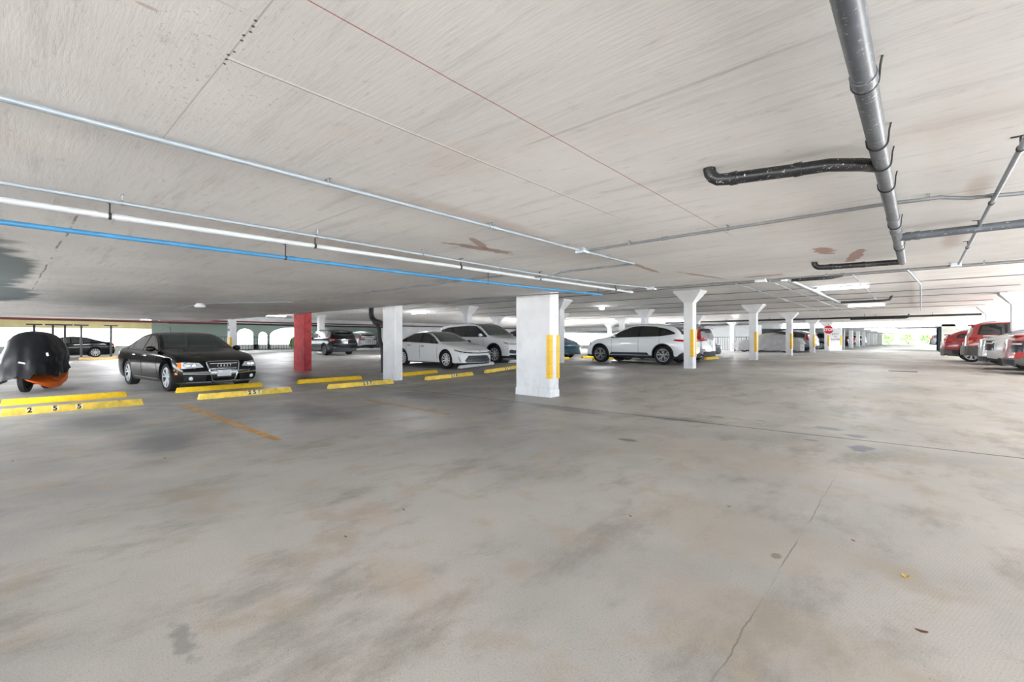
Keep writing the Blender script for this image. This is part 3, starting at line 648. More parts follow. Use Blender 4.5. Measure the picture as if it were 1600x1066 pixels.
def branch(pts, mat, coup=()):
    m = MB(); m.tube(pts, R0 * 0.92, 16); b = m.build('branch', mat, D)
    for c, ax in coup:
        q = MB(); clampring(q, c, R0 * .92, ax, 0.018); q.build('collar', mat, b)
branch([(0, 3.0, 0), (-0.08, 2.90, 0.0), (-0.20, 2.80, 0.0), (-0.36, 2.76, 0.0), (-0.65, 2.67, 0)] + [(-0.67 - 0.07 * math.sin(a), 2.67 - 0.02 * math.sin(a), 0.07 - 0.07 * math.cos(a)) for a in (0.4, 0.8, 1.2, 1.57)] + [(-0.74, 2.65, 0.08)], M['drain_black'], [((-0.33, 2.765, 0), 'x'), ((-0.62, 2.68, 0), 'x')])
branch([(0, 5.2, 0), (0.2, 5.2, 0), (3.1, 5.2, 0.0)], M['drain'], [((0.07, 5.2, 0), 'x'), ((0.13, 5.2, 0), 'x')])
branch([(0, 6.86, 0), (-0.3, 6.82, 0), (-0.72, 6.75, 0)] + [(-0.76 - 0.07 * math.sin(a), 6.74, 0.07 - 0.07 * math.cos(a)) for a in (0.4, 0.8, 1.2, 1.57)] + [(-0.83, 6.74, 0.08)], M['drain_black'], [((-0.66, 6.76, 0), 'x'), ((-0.35, 6.81, 0), 'x')])
conduit('conduit', 'thin grey pipe slanting down from the right edge, hung on hooks', [(0.36, 1.8, 2.15), (0.36, 7.62, 2.15)], 0.0125, M['galv'], 'pipe',
        clamps=[((0.36, yy, 2.15), 'y') for yy in (3.2, 4.35, 5.25, 6.3)], cl_mat=M['hanger'])
# second drain under the higher ceiling
D2 = thing('drain_pipe', 'pale grey drain pipe under the higher ceiling with two dark elbow branches', 'pipe', (-2.42, 12.2, 2.72))
m = MB(); m.tube([(0, -1.5, 0), (0.05, 10.5, 0)], 0.06, 16); m.build('pipe', M['galv'], D2)
for yy in (0.6, 1.8, 3.0, 4.2, 5.6, 7, 8.4, 9.6):
    m = MB(); clampring(m, (0.01, yy, 0), 0.06, 'y', 0.05); m.build('coupling', M['galv'], D2)
for yy, L in ((0.9, 0.95), (10.2, 1.5)):
    m = MB(); m.tube([(0, yy, 0), (L - .1, yy + .05, 0), (L + .1, yy + .15, .04), (L + .18, yy + .2, 0.2)], 0.045, 12); m.build('branch', M['drain_black'], D2)
def longpipe(name, label, pts, r, mat, cat='pipe', rods=(), top=None):
    p0 = Vector(pts[0]); t = thing(name, label, cat, tuple(p0)); m = MB(); m.tube([Vector(p) - p0 for p in pts], r, 10); m.build('pipe', mat, t)
    for q in rods:
        qq = Vector(q) - p0; m = MB(); m.tube([qq, (qq.x, qq.y, (top or cz(q[1])) - p0.z)], 0.008, 6); clampring(m, qq, r, 'x', 0.02); m.build('hanger_rod', M['hanger'], t)
    return t
longpipe('sprinkler_pipe', 'long black sprinkler main crossing the whole far ceiling', [(-16, 37.5, 2.62), (-6, 36.6, 2.62), (2.6, 35.9, 2.62)], 0.06, M['iron'], rods=[(-14, 37.3, 2.62), (-11, 37.05, 2.62), (-8, 36.8, 2.62), (-5, 36.5, 2.62), (-2, 36.3, 2.62), (0.6, 36.1, 2.62)])
longpipe('sprinkler_pipe', 'dark branch pipe hung below the black main near the aisle end', [(-3.2, 35.6, 2.5), (-0.6, 35.6, 2.5), (-0.45, 35.6, 2.55), (-0.42, 35.6, 2.74)], 0.045, M['iron'], rods=[(-2.5, 35.6, 2.5)])
longpipe('sprinkler_pipe', 'dark red sprinkler pipe along the low slab edge at the far left', [(XL - .1, -6.4, 2.12), (XL - .1, 7.9, 2.12)], 0.05, M['red_pipe'])
longpipe('sprinkler_pipe', 'dark red sprinkler pipe along the white back wall', [(XW + .15, 7, 2.55), (XW + .15, 47, 2.55)], 0.06, M['red_pipe'])
longpipe('water_pipe', 'dark pipe under the white fascia above the arched openings', [(XW + .1, 7.5, 2.38), (XW + .1, 24, 2.38)], 0.07, M['iron'])
for i, (x0, y0, x1, y1) in enumerate([(-3.1, 8.6, -3.0, 34), (-3.9, 8.8, -4.0, 40), (-1.2, 9, -1.3, 30), (-0.35, 8.3, -0.3, 30)]):
    pts = [(x0, y0, cz(y0) - .055), (x1, y1, cz(y1) - .055)]
    if i == 3: pts = [(-0.35, 8.3, 2.87), (-0.1, 12, 2.87), (-0.2, 14, 2.87), (0.05, 18, 2.86), (0.1, 33, 2.79)]
    conduit('conduit', ['pale conduit under the higher ceiling, nearer the second drain pipe', 'pale conduit under the higher ceiling, above the flared aisle columns', 'pale conduit behind the long tube lamp, under the higher ceiling', 'wavy conduit running down the higher ceiling right of the tube lamps'][i], pts, 0.014 if i < 3 else 0.02, M['conduit'])
for i, Y in enumerate((12.6, 14.6, 17.4, 20.5, 23.2, 27.2, 30.3)):
    longpipe('conduit', 'thin dark conduit crossing the higher ceiling, %s beyond the slab edge' % ords[i], [(-22, Y + .2, cz(Y) - .018), (2.3, Y, cz(Y) - .018)], 0.012, M['conduit_dark'], 'conduit')
# downpipe behind the plain white column
DP = thing('downpipe', 'black bent drain pipe coming down left of the plain white column', 'pipe', (-15.15, 9.2, 0))
m = MB(); m.tube([(-.3, .1, 2.6), (-.3, .1, 2.2), (-.25, .1, 2.05), (-.05, .1, 1.92), (.35, .1, 1.85)], 0.09, 14); m.build('pipe', M['iron'], DP)
m = MB(); m.tube([(-.1, .1, 1.88), (.12, .1, 1.78), (.25, .1, 1.6), (.26, .1, 1.35), (.32, .1, 1.15), (.45, .1, .95), (.5, .1, 0.02)], 0.07, 14); m.build('branch', M['iron'], DP)

# ------------------------------------------------------------------ lamps
def lamp_light(t, sx, sy, power, dz):
    l = bpy.data.lights.new('lamp_light', 'AREA'); l.shape = 'RECTANGLE'; l.size = sx; l.size_y = sy; l.energy = power; l.color = (0.96, 0.98, 1.0)
    o = bpy.data.objects.new('lamp_light', l); COL.objects.link(o); o.parent = t; o.location = (0, 0, dz); return o
def tube_lamp(label, x, y, z, L=1.25, rz=0.0, group=None, mat=None, power=270):
    t = thing('tube_lamp', label, 'lamp', (x, y, z), rz, group)
    m = MB(); m.box(-L / 2, L / 2, -0.035, 0.035, -0.05, 0.0, ch=0.006); m.build('housing', M['lamp_body'], t)
    for dy in (-0.03, 0.03):
        m = MB(); m.tube([(-L / 2 + .03, dy, -0.085), (L / 2 - .03, dy, -0.085)], 0.019, 10); m.build('tube', mat or M['tube'], t)
    m = MB()
    for s in (-1, 1): m.box(s * (L / 2 - .015) - .012, s * (L / 2 - .015) + .012, -0.055, 0.055, -0.11, -0.04)
    m.build('end_cap', M['lamp_body'], t); lamp_light(t, L, 0.16, power, -0.13); return t
tube_lamp('long lit tube lamp over the aisle, nearer the vertical drain pipe', -1.78, 17.5, cz(17.5), 1.35, power=6, mat=M['tube_soft'])
tube_lamp('lit tube lamp over the aisle, farther down behind the first', -1.83, 26.95, cz(27), 1.4, power=8, mat=M['tube_soft'])
tube_lamp('lit tube lamp above the gap between the plain column and the white sedan', -22.7, 16.95, cz(17), 1.5, power=90)
tube_lamp('lit tube lamp just left of the thick column', -24.5, 28.0, cz(28), 1.5)
tube_lamp('lit tube lamp far behind the teal car', -24.0, 33.5, cz(33), 1.5)
tube_lamp('lit tube lamp behind the white crossover roof', -18.5, 34.5, cz(34), 1.6)
tube_lamp('lit tube lamp behind the flared columns right of the crossover roof', -15.0, 38.5, cz(38), 1.6)
tube_lamp('bright tube lamp hung at the far left beyond the low slab', -34.0, 4.2, 2.75, 1.4, 0.8, power=35)
tube_lamp('smaller bright lamp at the far left above the black sedan rear', -33.0, 5.7, 2.75, 1.0, 0.8, power=35)
tube_lamp('small bright lamp in the dark back of the garage', -30.0, 38, cz(38), 1.6)
for i, Y in enumerate((54, 62, 72, 84)): tube_lamp('lit tube lamp in the far tunnel, %s from the entrance' % ords[i], -2.6, Y, 2.25, 2.4, 0, 'lamps in the far tunnel', power=12, mat=M['tube_soft'])
def globe(label, x, y, z, lit=True):
    t = thing('ceiling_lamp', label, 'lamp', (x, y, z)); m = MB(); m.lathe([(0.10, 0), (0.10, -0.03), (0.04, -0.035)], 'z', 18); m.build('base', M['lamp_body'], t)
    m = MB(); m.ball((0, 0, -0.10), 0.13, 0.13, 0.08); m.build('bulb_cover', M['tube_dim'] if lit else M['lens'], t); lamp_light(t, .2, .2, 22, -.20)
globe('round lit ceiling lamp above the white crossover', -11.94, 20.2, cz(20))
globe('round lit lamp hung near the black main above the covered car', -9.2, 33.0, cz(33))
tube_lamp('added tube lamp lighting the white fascia above the railing', -33.0, 12.5, cz(12.5), 1.4, PI / 2, power=45)  # lamp added to brighten the fascia
for i, (x, y) in enumerate([(-12, -3.5), (-20, -3.5), (-26, -3.5), (-14, -10)]): tube_lamp('added unseen fill tube lamp under the low ceiling behind the camera, %s from the camera' % ords[i], x, y, ZC, 1.4, power=165)  # out-of-view lamps added as fill for the low ceiling
# unlit fitting over the black sedan
t = thing('ceiling_fitting', 'small unlit clear lamp fitting above the black sedan with a dark arm', 'lamp', (-14.45, 3.55, ZC))
m = MB(); m.lathe([(0.09, 0), (0.09, -0.035), (0.05, -0.04)], 'z', 16); m.build('base', M['lamp_body'], t)
m = MB(); m.lathe([(0.11, -0.036), (0.13, -0.05), (0.13, -0.09), (0.10, -0.115), (0.03, -0.118)], 'z', 18); m.build('lens', M['lens'], t)
longpipe('conduit', 'dark conduit running left from the unlit lamp fitting', [(-14.6, 3.55, ZC - .03), (-22.0, 3.55, ZC - .03)], 0.02, M['conduit_dark'], 'conduit')
longpipe('conduit', 'faint grey conduit joining the unlit fitting to the dark conduit', [(-14.3, 3.55, ZC - .02), (-11.66, 4.87, ZC - .02)], 0.008, M['conduit'], 'conduit')
# ------------------------------------------------------------------ cars
def sm(tb, x):
    """smooth monotone interpolation of a table (pchip)"""
    n = len(tb)
    if x <= tb[0][0]: return tb[0][1]
    if x >= tb[-1][0]: return tb[-1][1]
    d = [(tb[i + 1][1] - tb[i][1]) / (tb[i + 1][0] - tb[i][0]) for i in range(n - 1)]
    def slope(i):
        if i == 0: return d[0]
        if i == n - 1: return d[-1]
        a, b = d[i - 1], d[i]
        return 0 if a * b <= 0 else 2 * a * b / (a + b)
    for i in range(n - 1):
        if x <= tb[i + 1][0]:
            h = tb[i + 1][0] - tb[i][0]; t = (x - tb[i][0]) / h; a, b = slope(i) * h, slope(i + 1) * h
            return (2 * t ** 3 - 3 * t ** 2 + 1) * tb[i][1] + (t ** 3 - 2 * t ** 2 + t) * a + (3 * t ** 2 - 2 * t ** 3) * tb[i + 1][1] + (t ** 3 - t ** 2) * b
def clamp(v, a=0.0, b=1.0): return max(a, min(b, v))
def chaikin(p, it=2):
    for _ in range(it):
        q = [p[0]]
        for a, b in zip(p, p[1:]):
            q.append((a[0] * .75 + b[0] * .25, a[1] * .75 + b[1] * .25)); q.append((a[0] * .25 + b[0] * .75, a[1] * .25 + b[1] * .75))
        q.append(p[-1]); p = q
    return p
class Shape:
    def __init__(s, c):
        s.c = c; s.L = c['L']; s.xf = c['L'] / 2; s.xr = -s.xf; s.W = c['W'] / 2; s.cache = {}
    def section(s, x):
        key = round(x, 4)
        if key in s.cache: return s.cache[key]
        c = s.c; tf = clamp((x - (s.xf - .8)) / .8); tr = clamp(((s.xr + .6) - x) / .6)
        w = s.W * (1 - c.get('kf', .13) * tf ** 2 - c.get('kr', .08) * tr ** 2)
        zt = sm(c['top'], x); zb = c['zb'] + 0.03 * tf + c.get('rb', 0.06) * tr; zl = min(sm(c['belt'], x), zt - .035)
        zr = max(zl + .006, zt - c.get('crown', .055)); yr = w - .045 - c['tumble'] * (zr - zl)
        cr = zt - zr; zz = lambda k: zb + (zl - zb) * k
        p = [(0, zb), (w - .22, zb), (w - .07, zb + .015), (w - .03, zz(.16)), (w - .005, zz(.42)), (w, zz(.62)), (w - .004, zz(.82)), (w - .018, zl - .02),
             (w - .045, zl + .004), (w - .045 - c['tumble'] * (zr - zl) * .5, zl + (zr - zl) * .55), (yr + .004, zr - .004), (yr - .07, zr + cr * .55), (yr * .6, zt - cr * .13), (0, zt)]
        p = chaikin(p, 2); s.cache[key] = p; return p
    def warp(s, x, y, z):
        c = s.c; tf = clamp((x - (s.xf - .7)) / .7) ** 1.6; tr = clamp(((s.xr + .6) - x) / .6) ** 1.6
        a = abs(y) / s.W
        x2 = x - tf * (sm(c['nose'], z) + c.get('bowf', .22) * a ** 2.6) + tr * (sm(c['tail'], z) + c.get('bowr', .12) * a ** 2.8)
        return Vector((x2, y, z))
    def side(s, x, z, sgn=1):
        p = s.section(x)
        lo = next((i for i in range(len(p)) if p[i][0] >= s.W * .5), 0)
        y = p[lo][0]
        for a, b in zip(p[lo:], p[lo + 1:]):
            if b[1] > a[1] and a[1] <= z <= b[1]:
                t = (z - a[1]) / (b[1] - a[1]); y = a[0] + (b[0] - a[0]) * t; break
            if z > b[1] and b[0] > y * .93: y = b[0]
            elif z > b[1]: break
        return s.warp(x, sgn * y, z)
    def top(s, x, y):
        p = s.section(x); a = abs(y); z = p[-1][1]
        for (y0, z0), (y1, z1) in zip(p[::-1], p[::-1][1:]):
            if y0 <= a <= y1 and y1 > y0:
                z = z0 + (z1 - z0) * (a - y0) / (y1 - y0); break
        return s.warp(x, y, z)
    def raily(s, x):
        c = s.c; p = s.section(x); zt = p[-1][1]
        return next(y for y, z in p[::-1] if z < zt - c.get('crown', .055) * .8)
    def wrap(s, d, z, sgn, front=True):
        xe = s.xf if front else s.xr
        pe = s.side(xe, z)[1]
        if d <= pe: return s.warp(xe, sgn * d, z)
        e = d - pe
        return s.side(xe - e if front else xe + e, z, sgn)
    def body(s, nx=60):
        c = s.c; m = MB(); xs = []
        for i in range(nx + 1):
            t = i / nx; xs.append(s.xr + s.L * (t - 0.35 * math.sin(4 * PI * t) / (4 * PI) - 0.28 * math.sin(2 * PI * t) / (2 * PI)))
        rings = []
        for x in xs:
            p = s.section(x); r = [s.warp(x, y, z) for y, z in p]; l = [s.warp(x, -y, z) for y, z in p[1:-1]][::-1]
            rings.append(r + l)
        n = len(s.section(0)); N2 = 2 * n - 2
        m.loft(rings, caps=False)
        for end, x in ((0, xs[0]), (nx, xs[-1])):
            p = s.section(x); base = end * N2; K = 9; rows = []
            for j in range(n):
                if j in (0, n - 1): rows.append([base + j]); continue
                row = [base + j]
                for k in range(1, K):
                    yy = p[j][0] * (1 - 2 * k / K); m.v.append(tuple(s.warp(x, yy, p[j][1]))); row.append(len(m.v) - 1)
                row.append(base + N2 - j); rows.append(row)
            for a, b in zip(rows, rows[1:]):
                if len(a) == 1:
                    for k in range(len(b) - 1): m.face((a[0], b[k], b[k + 1]))
                elif len(b) == 1:
                    for k in range(len(a) - 1): m.face((a[k], b[0], a[k + 1]))
                else:
                    for k in range(len(a) - 1): m.face((a[k], b[k], b[k + 1], a[k + 1]))
        return m
def polyat(pl, t):
    """point at fraction t of a polyline"""
    seg = [math.dist(a, b) for a, b in zip(pl, pl[1:])]; T = sum(seg) * t
    for (a, b), l in zip(zip(pl, pl[1:]), seg):
        if T <= l or (a, b) == (pl[-2], pl[-1]): 
            u = clamp(T / l if l else 0); return (a[0] + (b[0] - a[0]) * u, a[1] + (b[1] - a[1]) * u)
        T -= l
    return pl[-1]
def patch(m, fn, bottom, top, off, n=12, k=5, depth=0.015, mi=0):
    """panel lying on the surface fn(a,b) between two outline curves, raised by off, with a rim"""
    e = 1e-3
    def P(a, b, o):
        p = fn(a, b); u = fn(a + e, b) - fn(a - e, b); v = fn(a, b + e) - fn(a, b - e); nn = u.cross(v)
        if nn.length < 1e-12: return p
        nn.normalize()
        if nn.dot(p - Vector((p.x * .85, 0, .5))) < 0: nn = -nn
        return p + nn * o
    g = []
    for j in range(-1, k + 2):
        tj = clamp(j / k); row = []
        for i in range(-1, n + 2):
            ti = clamp(i / n); A = polyat(bottom, ti); B = polyat(top, ti)
            edge = i in (-1, n + 1) or j in (-1, k + 1)
            row.append(P(A[0] + (B[0] - A[0]) * tj, A[1] + (B[1] - A[1]) * tj, -depth if edge else off))
        g.append(row)
    m.grid(g, mi)
WHEELS = {}
def wheel_mesh(r, w, style, rimmat):
    key = (r, w, style, rimmat)
    if key in WHEELS: return WHEELS[key]
    rr = r * (.70 if style != 'small' else .62)
    m = MB(); h = w / 2
    m.lathe([(rr, -h * .8), (rr + .015, -h * .98), (r * .9, -h), (r * .975, -h * .86), (r, -h * .6), (r, -h * .2), (r * .992, -h * .17), (r * .992, -h * .13), (r, -h * .1), (r, h * .1), (r * .992, h * .13), (r * .992, h * .17), (r, h * .2), (r, h * .6), (r * .975, h * .86), (r * .9, h), (rr + .015, h * .98), (rr, h * .8), (rr, -h * .8)], 'y', 40, caps=False)
    tyre = m.mesh('tyre', M['rubber'])
    m = MB(); o = h * .82
    m.lathe([(rr * 1.01, o), (rr * 1.01, o + .008), (rr * .95, o + .008), (rr * .92, o - .02), (rr * .90, -h * .5), (rr * .3, -h * .45), (rr * .02, -h*.45)], 'y', 40, mi=1, caps=False)
    m.lathe([(rr * 1.012, o), (rr * 1.012, o + .010), (rr * .93, o + .010), (rr * .93, o), (rr * 1.012, o)], 'y', 40, caps=False)
    n = {'ten': 10, 'five': 5, 'twin': 5, 'split': 7, 'small': 8}[style]
    def spoke(a0, w0, w1, a1=None):
        a1 = a0 if a1 is None else a1
        rings = []
        for f, a, ww, y in ((.10, a0, w0, o - .012), (.45, (a0 + a1) / 2, (w0 + w1) / 2, o - .004), (.95, a1, w1, o + .004)):
            c, s_ = math.cos(a), math.sin(a); R = rr * f
            q = [(-ww, -.02), (ww, -.02), (ww * .7, .0), (-ww * .7, .0)]
            rings.append([(R * c - u * s_, y + v, R * s_ + u * c) for u, v in q])
        m.loft(rings)
    for i in range(n):
        a = 2 * PI * i / n + .3
        if style == 'twin': spoke(a - .04, .022, .018, a - .24); spoke(a + .04, .022, .018, a + .24)
        elif style == 'ten': spoke(a, .019, .024)
        elif style == 'split': spoke(a, .022, .018, a - .12); spoke(a, .022, .018, a + .16)
        elif style == 'five': spoke(a, .045, .032)
        else: spoke(a, .03, .034)
    m.lathe([(rr * .17, o - .02), (rr * .17, o), (rr * .08, o + .008)], 'y', 16)
    rim = m.mesh('rim', [rimmat, M['alloy_dark']])
    WHEELS[key] = (tyre, rim); return WHEELS[key]
def make_car(name, label, cat, c, group=None):
    s = Shape(c); t = thing(name, label, cat, (0, 0, 0), 0, group); W = s.W
    fo = c['fo']; xa = s.xf - fo; xb = xa - c['wb']; r = c['r']
    # body with wheel arches cut out
    m = s.body(c.get('nx', 60)); me = m.mesh('body', [c['paint'], M['inner'], c.get('clad', M['trim'])], 30)
    tmp = bpy.data.objects.new('b', me); COL.objects.link(tmp)
    q = MB(); ar = r + .055
    for x in (xa, xb):
        for sg in (-1, 1):
            y0, y1 = (W - .30, W + .3) if sg > 0 else (-W - .3, -W + .30)
            q.lathe([(ar, y0), (ar, y1)], 'y', 36, mi=1, c=(x, 0, r + .015))
    cme = q.mesh('cut', [c['paint'], M['inner']], 0); cut = bpy.data.objects.new('c', cme); COL.objects.link(cut)
    md = tmp.modifiers.new('x', 'BOOLEAN'); md.operation = 'DIFFERENCE'; md.object = cut; md.solver = 'EXACT'
    dg = bpy.context.evaluated_depsgraph_get(); dg.update()
    me2 = bpy.data.meshes.new_from_object(tmp.evaluated_get(dg)); bpy.data.objects.remove(tmp); bpy.data.objects.remove(cut)
    cl = c.get('cladz', 0)
    for p in me2.polygons:
        if p.material_index == 0 and p.center.z < c['zb'] + .05 + (cl if abs(p.center.x) < 9 else 0): p.material_index = 2
        if p.normal.z < -.9 and p.center.z < c['zb'] + .1: p.material_index = 2
    me2.shade_smooth(); me2.set_sharp_from_angle(angle=math.radians(32)); me2.name = 'body'
    b = bpy.data.objects.new('body', me2); COL.objects.link(b); b.parent = t
    gl = c.get('glass', M['glass'])
    # side windows: black surround, then glass
    side_w = c['side_windows']; SD = {1: lambda a, z: s.side(a, z, 1), -1: lambda a, z: s.side(a, z, -1)}
    for sg in (1, -1):
        m = MB(); patch(m, SD[sg], c['dlo'][0], c['dlo'][1], .003, 26, 5); m.build('window_surround', M['black'], t)
        for (bo, to) in side_w:
            m = MB(); patch(m, SD[sg], bo, to, .008, 14, 5); m.build('side_window', gl, t)
        if c.get('chrome_line'):
            m = MB(); bo = c['dlo'][1]; patch(m, SD[sg], [(x, z + .004) for x, z in bo], [(x, z + .022) for x, z in bo], .006, 26, 1); m.build('window_trim', M['chrome'], t)
    x0, x1, f0, f1 = c['windshield']   # cowl x, roof x, width fraction at cowl / roof
    def wsgrid(xa_, xb_, fa, fb, bow):
        g = []; K = 8; n = 14
        for j in range(-1, K + 2):
            tj = clamp(j / K); row = []
            for i in range(-1, n + 2):
                u = -1 + 2 * clamp(i / n); xx = xa_ + (xb_ - xa_) * tj
                yy = u * (s.raily(xx) + .035) * (fa + (fb - fa) * tj); xx2 = xx - bow * u * u * (1 - .5 * tj)
                p = s.top(xx2, yy); e = i in (-1, n + 1) or j in (-1, K + 1)
                row.append(p + Vector((0.2 if xa_ > xb_ else -.2, 0, .98)) * (-.012 if e else .007))
            g.append(row)
        return g
    m = MB(); m.grid(wsgrid(x0, x1, f0, f1, .14)); m.build('windshield', c.get('wglass', gl), t)
    x0, x1, f0, f1 = c['rear_glass']
    m = MB(); m.grid(wsgrid(x0, x1, f0, f1, -.06)); m.build('rear_window', gl, t)
    # door seams and handles
    for sg in (1, -1):
        for x in c['seams']:
            m = MB(); zt_ = s.section(x)[-1][1]
            patch(m, SD[sg], [(x - .005, c['zb'] + .16), (x + .005, c['zb'] + .16)], [(x - .005, sm(c['belt'], x) - .02), (x + .005, sm(c['belt'], x) - .02)], .0025, 1, 8, .004); m.build('door_seam', M['inner'], t)
        for x in c['handles']:
            m = MB(); z = sm(c['belt'], x) - c.get('hz', .10)
            patch(m, SD[sg], [(x - .09, z - .012), (x + .09, z - .012)], [(x - .09, z + .014), (x + .09, z + .014)], .028, 6, 3, .01); m.build('door_handle', c.get('handle_mat', c['paint']), t)
        # mirror
        mx, mz = c['mirror']; p = s.side(mx, mz, sg); m = MB()
        m.ball((p.x, p.y + sg * .13, p.z + .03), .075, .105, .07); m.loft([[(p.x - .03 + a * .05, p.y - sg * .02, p.z - .02 + bb * .03) for a, bb in ((0, 0), (1, 0), (1, 1), (0, 1))], [(p.x - .03 + a * .05, p.y + sg * .09, p.z + .0 + bb * .03) for a, bb in ((0, 0), (1, 0), (1, 1), (0, 1))]])
        mo = m.build('mirror', c.get('mirror_mat', c['paint']), t)
        m = MB(); m.ball((p.x - .055, p.y + sg * .13, p.z + .03), .025, .085, .052); m.build('mirror_glass', M['glass'], mo)
        # sill strip
        if c.get('sill'):
            z0, z1 = c['sill']; m = MB(); patch(m, SD[sg], [(xb + r + .2, z0), (xa - r - .10, z0)], [(xb + r + .28, z1), (xa - r - .2, z1)], .012, 12, 2); m.build('side_trim', c.get('sillmat', M['trim']), t)
        if c.get('arch_trim'):
            for x in (xa, xb):
                m = MB(); g = []; R1, R2 = ar - .004, ar + c['arch_trim']
                for k in range(21):
                    a = -.18 + (PI + .36) * k / 20; row = []
                    for R in (R1, R1, R2, R2):
                        pz = r + .015 + R * math.sin(a); px = x + R * math.cos(a); pz = max(pz, c['zb'] + .03)
                        row.append((px, pz, R))
                    rr_ = [s.side(q_[0], q_[1], sg) for q_ in row]
                    g.append([rr_[0] - Vector((0, sg * .03, 0)), rr_[1] + Vector((0, sg * .014, 0)), rr_[2] + Vector((0, sg * .012, 0)), rr_[3] - Vector((0, sg * .01, 0))])
                m.grid(g); m.build('wheel_arch_trim', M['trim'], t)
    # lamps, grille and other fitted panels: (part, material, front?, bottom outline, top outline, both sides?, offset)
    for (pn, mat, fr, bo, to, both, off) in c['panels']:
        par = t
        for sg in ((1, -1) if both else (1,)):
            if fr == 'side': fn = (lambda a, z, g=sg: s.side(a, z, g))
            elif both: fn = (lambda a, z, g=sg: s.wrap(a, z, g, fr))
            else: fn = (lambda a, z: s.warp(s.xf if fr else s.xr, a, z))
            m = MB(); patch(m, fn, bo, to, off, 12, 4, .012); m.build(pn, mat, t)
    # wheels
    tyre, rim = wheel_mesh(r, c.get('tw', .225), c.get('rim', 'ten'), c.get('rimmat', M['alloy']))
    for x in (xa, xb):
        for sg in (1, -1):
            w = bpy.data.objects.new('wheel', tyre); COL.objects.link(w); w.parent = t; w.location = (x, sg * (W - .03 - c.get('tw', .225) / 2), r)
            if sg < 0: w.rotation_euler = (0, 0, PI)
            ri = bpy.data.objects.new('rim', rim); COL.objects.link(ri); ri.parent = w
    if c.get('extra'): c['extra'](s, t, c)
    return t
def ringtube(m, fn, poly, r, seg=8):
    """closed tube through surface points"""
    P = [fn(a, b) for a, b in poly]; n = len(P); rings = []
    for i in range(n):
        tg = (P[(i + 1) % n] - P[i - 1]).normalized(); a = tg.cross(Vector((1, 0, 0))).normalized(); b = tg.cross(a)
        rings.append([P[i] + (a * math.cos(2 * PI * k / seg) + b * math.sin(2 * PI * k / seg)) * r for k in range(seg)])
    rings.append(rings[0]); m.loft(rings, caps=False)
def loop(pts, n=48):
    pl = pts + [pts[0]]; return [polyat(pl, i / n) for i in range(n)]
def plate(s, t, z, fr=True, txt=None, w=.30, h=.15):
    x = s.xf if fr else s.xr; sg = 1 if fr else -1
    m = MB(); p = s.warp(x, 0, z); m.box(p.x - .012, p.x + .022, -w / 2, w / 2, z - h / 2, z + h / 2, ch=.004) if fr else m.box(p.x - .022, p.x + .012, -w / 2, w / 2, z - h / 2, z + h / 2, ch=.004)
    return m.build('license_plate', M['plate'], t)
def wiper_extra(s, t, c):
    pass
# ---- the black sedan
def audi_extra(s, t, c):
    fr = lambda a, z: s.warp(s.xf, a, z) + Vector((.012, 0, 0))
    g = loop(chaikin([(-.36, .70), (-.33, .72), (.33, .72), (.36, .70), (.25, .26), (.21, .235), (-.21, .235), (-.25, .26), (-.36, .70)], 1)[:-1])
    m = MB(); ringtube(m, fr, g, .014); fo = m.build('grille_frame', M['chrome'], t)
    m = MB()
    for i in range(4):
        cy_ = (i - 1.5) * .068
        p = s.warp(s.xf, cy_, .615); pts = [(p.x + .026, cy_ + .042 * math.cos(2 * PI * k / 18), .615 + .042 * math.sin(2 * PI * k / 18)) for k in range(19)]
        m.tube(pts, .0065, 6, caps=False)
    m.build('rings_badge', M['chrome'], t)
    m = MB()
    for i in range(5):
        z = .665 - i * .04
        if abs(z - .615) < .045: continue
        m.box(s.warp(s.xf, 0, z).x + .004, s.warp(s.xf, 0, z).x + .010, -.30 + i * .01, .30 - i * .01, z - .003, z + .003)
    m.build('grille_slat', M['chrome'], t)
    p = s.warp(s.xf, 0, .46); m = MB(); m.box(p.x - .02, p.x + .006, -.30, .30, .40, .49, ch=.005); m.build('bumper_panel', M['p_silver'], t)
    plate(s, t, .435)
    text_mesh('badge', 'quattro', .045, M['chrome'], t, Matrix.Translation((s.warp(s.xf, -.22, .55).x + .016, -.25, .545)) @ Matrix.Rotation(PI / 2, 4, 'Z') @ Matrix.Rotation(PI / 2, 4, 'X'))
    for sg in (1, -1):
        for d in (.60, .70):
            p = s.wrap(d, .615, sg); m = MB(); m.lathe([(.052, -.01), (.052, .014), (.044, .018), (.04, .010), (.02, .012)], 'x', 20, c=tuple(p)); m.build('lamp_projector', M['chrome'], t)
        p = s.wrap(.66, .33, sg); m = MB(); m.lathe([(.045, -.01), (.045, .014), (.03, .02)], 'x', 16, c=tuple(p)); m.build('fog_lamp', M['head_clear'], t)
    m = MB(); m.tube([(-1.0, 0, 1.44), (-1.1, 0, 1.6)], .006, 6); m.build('antenna', M['black'], t)
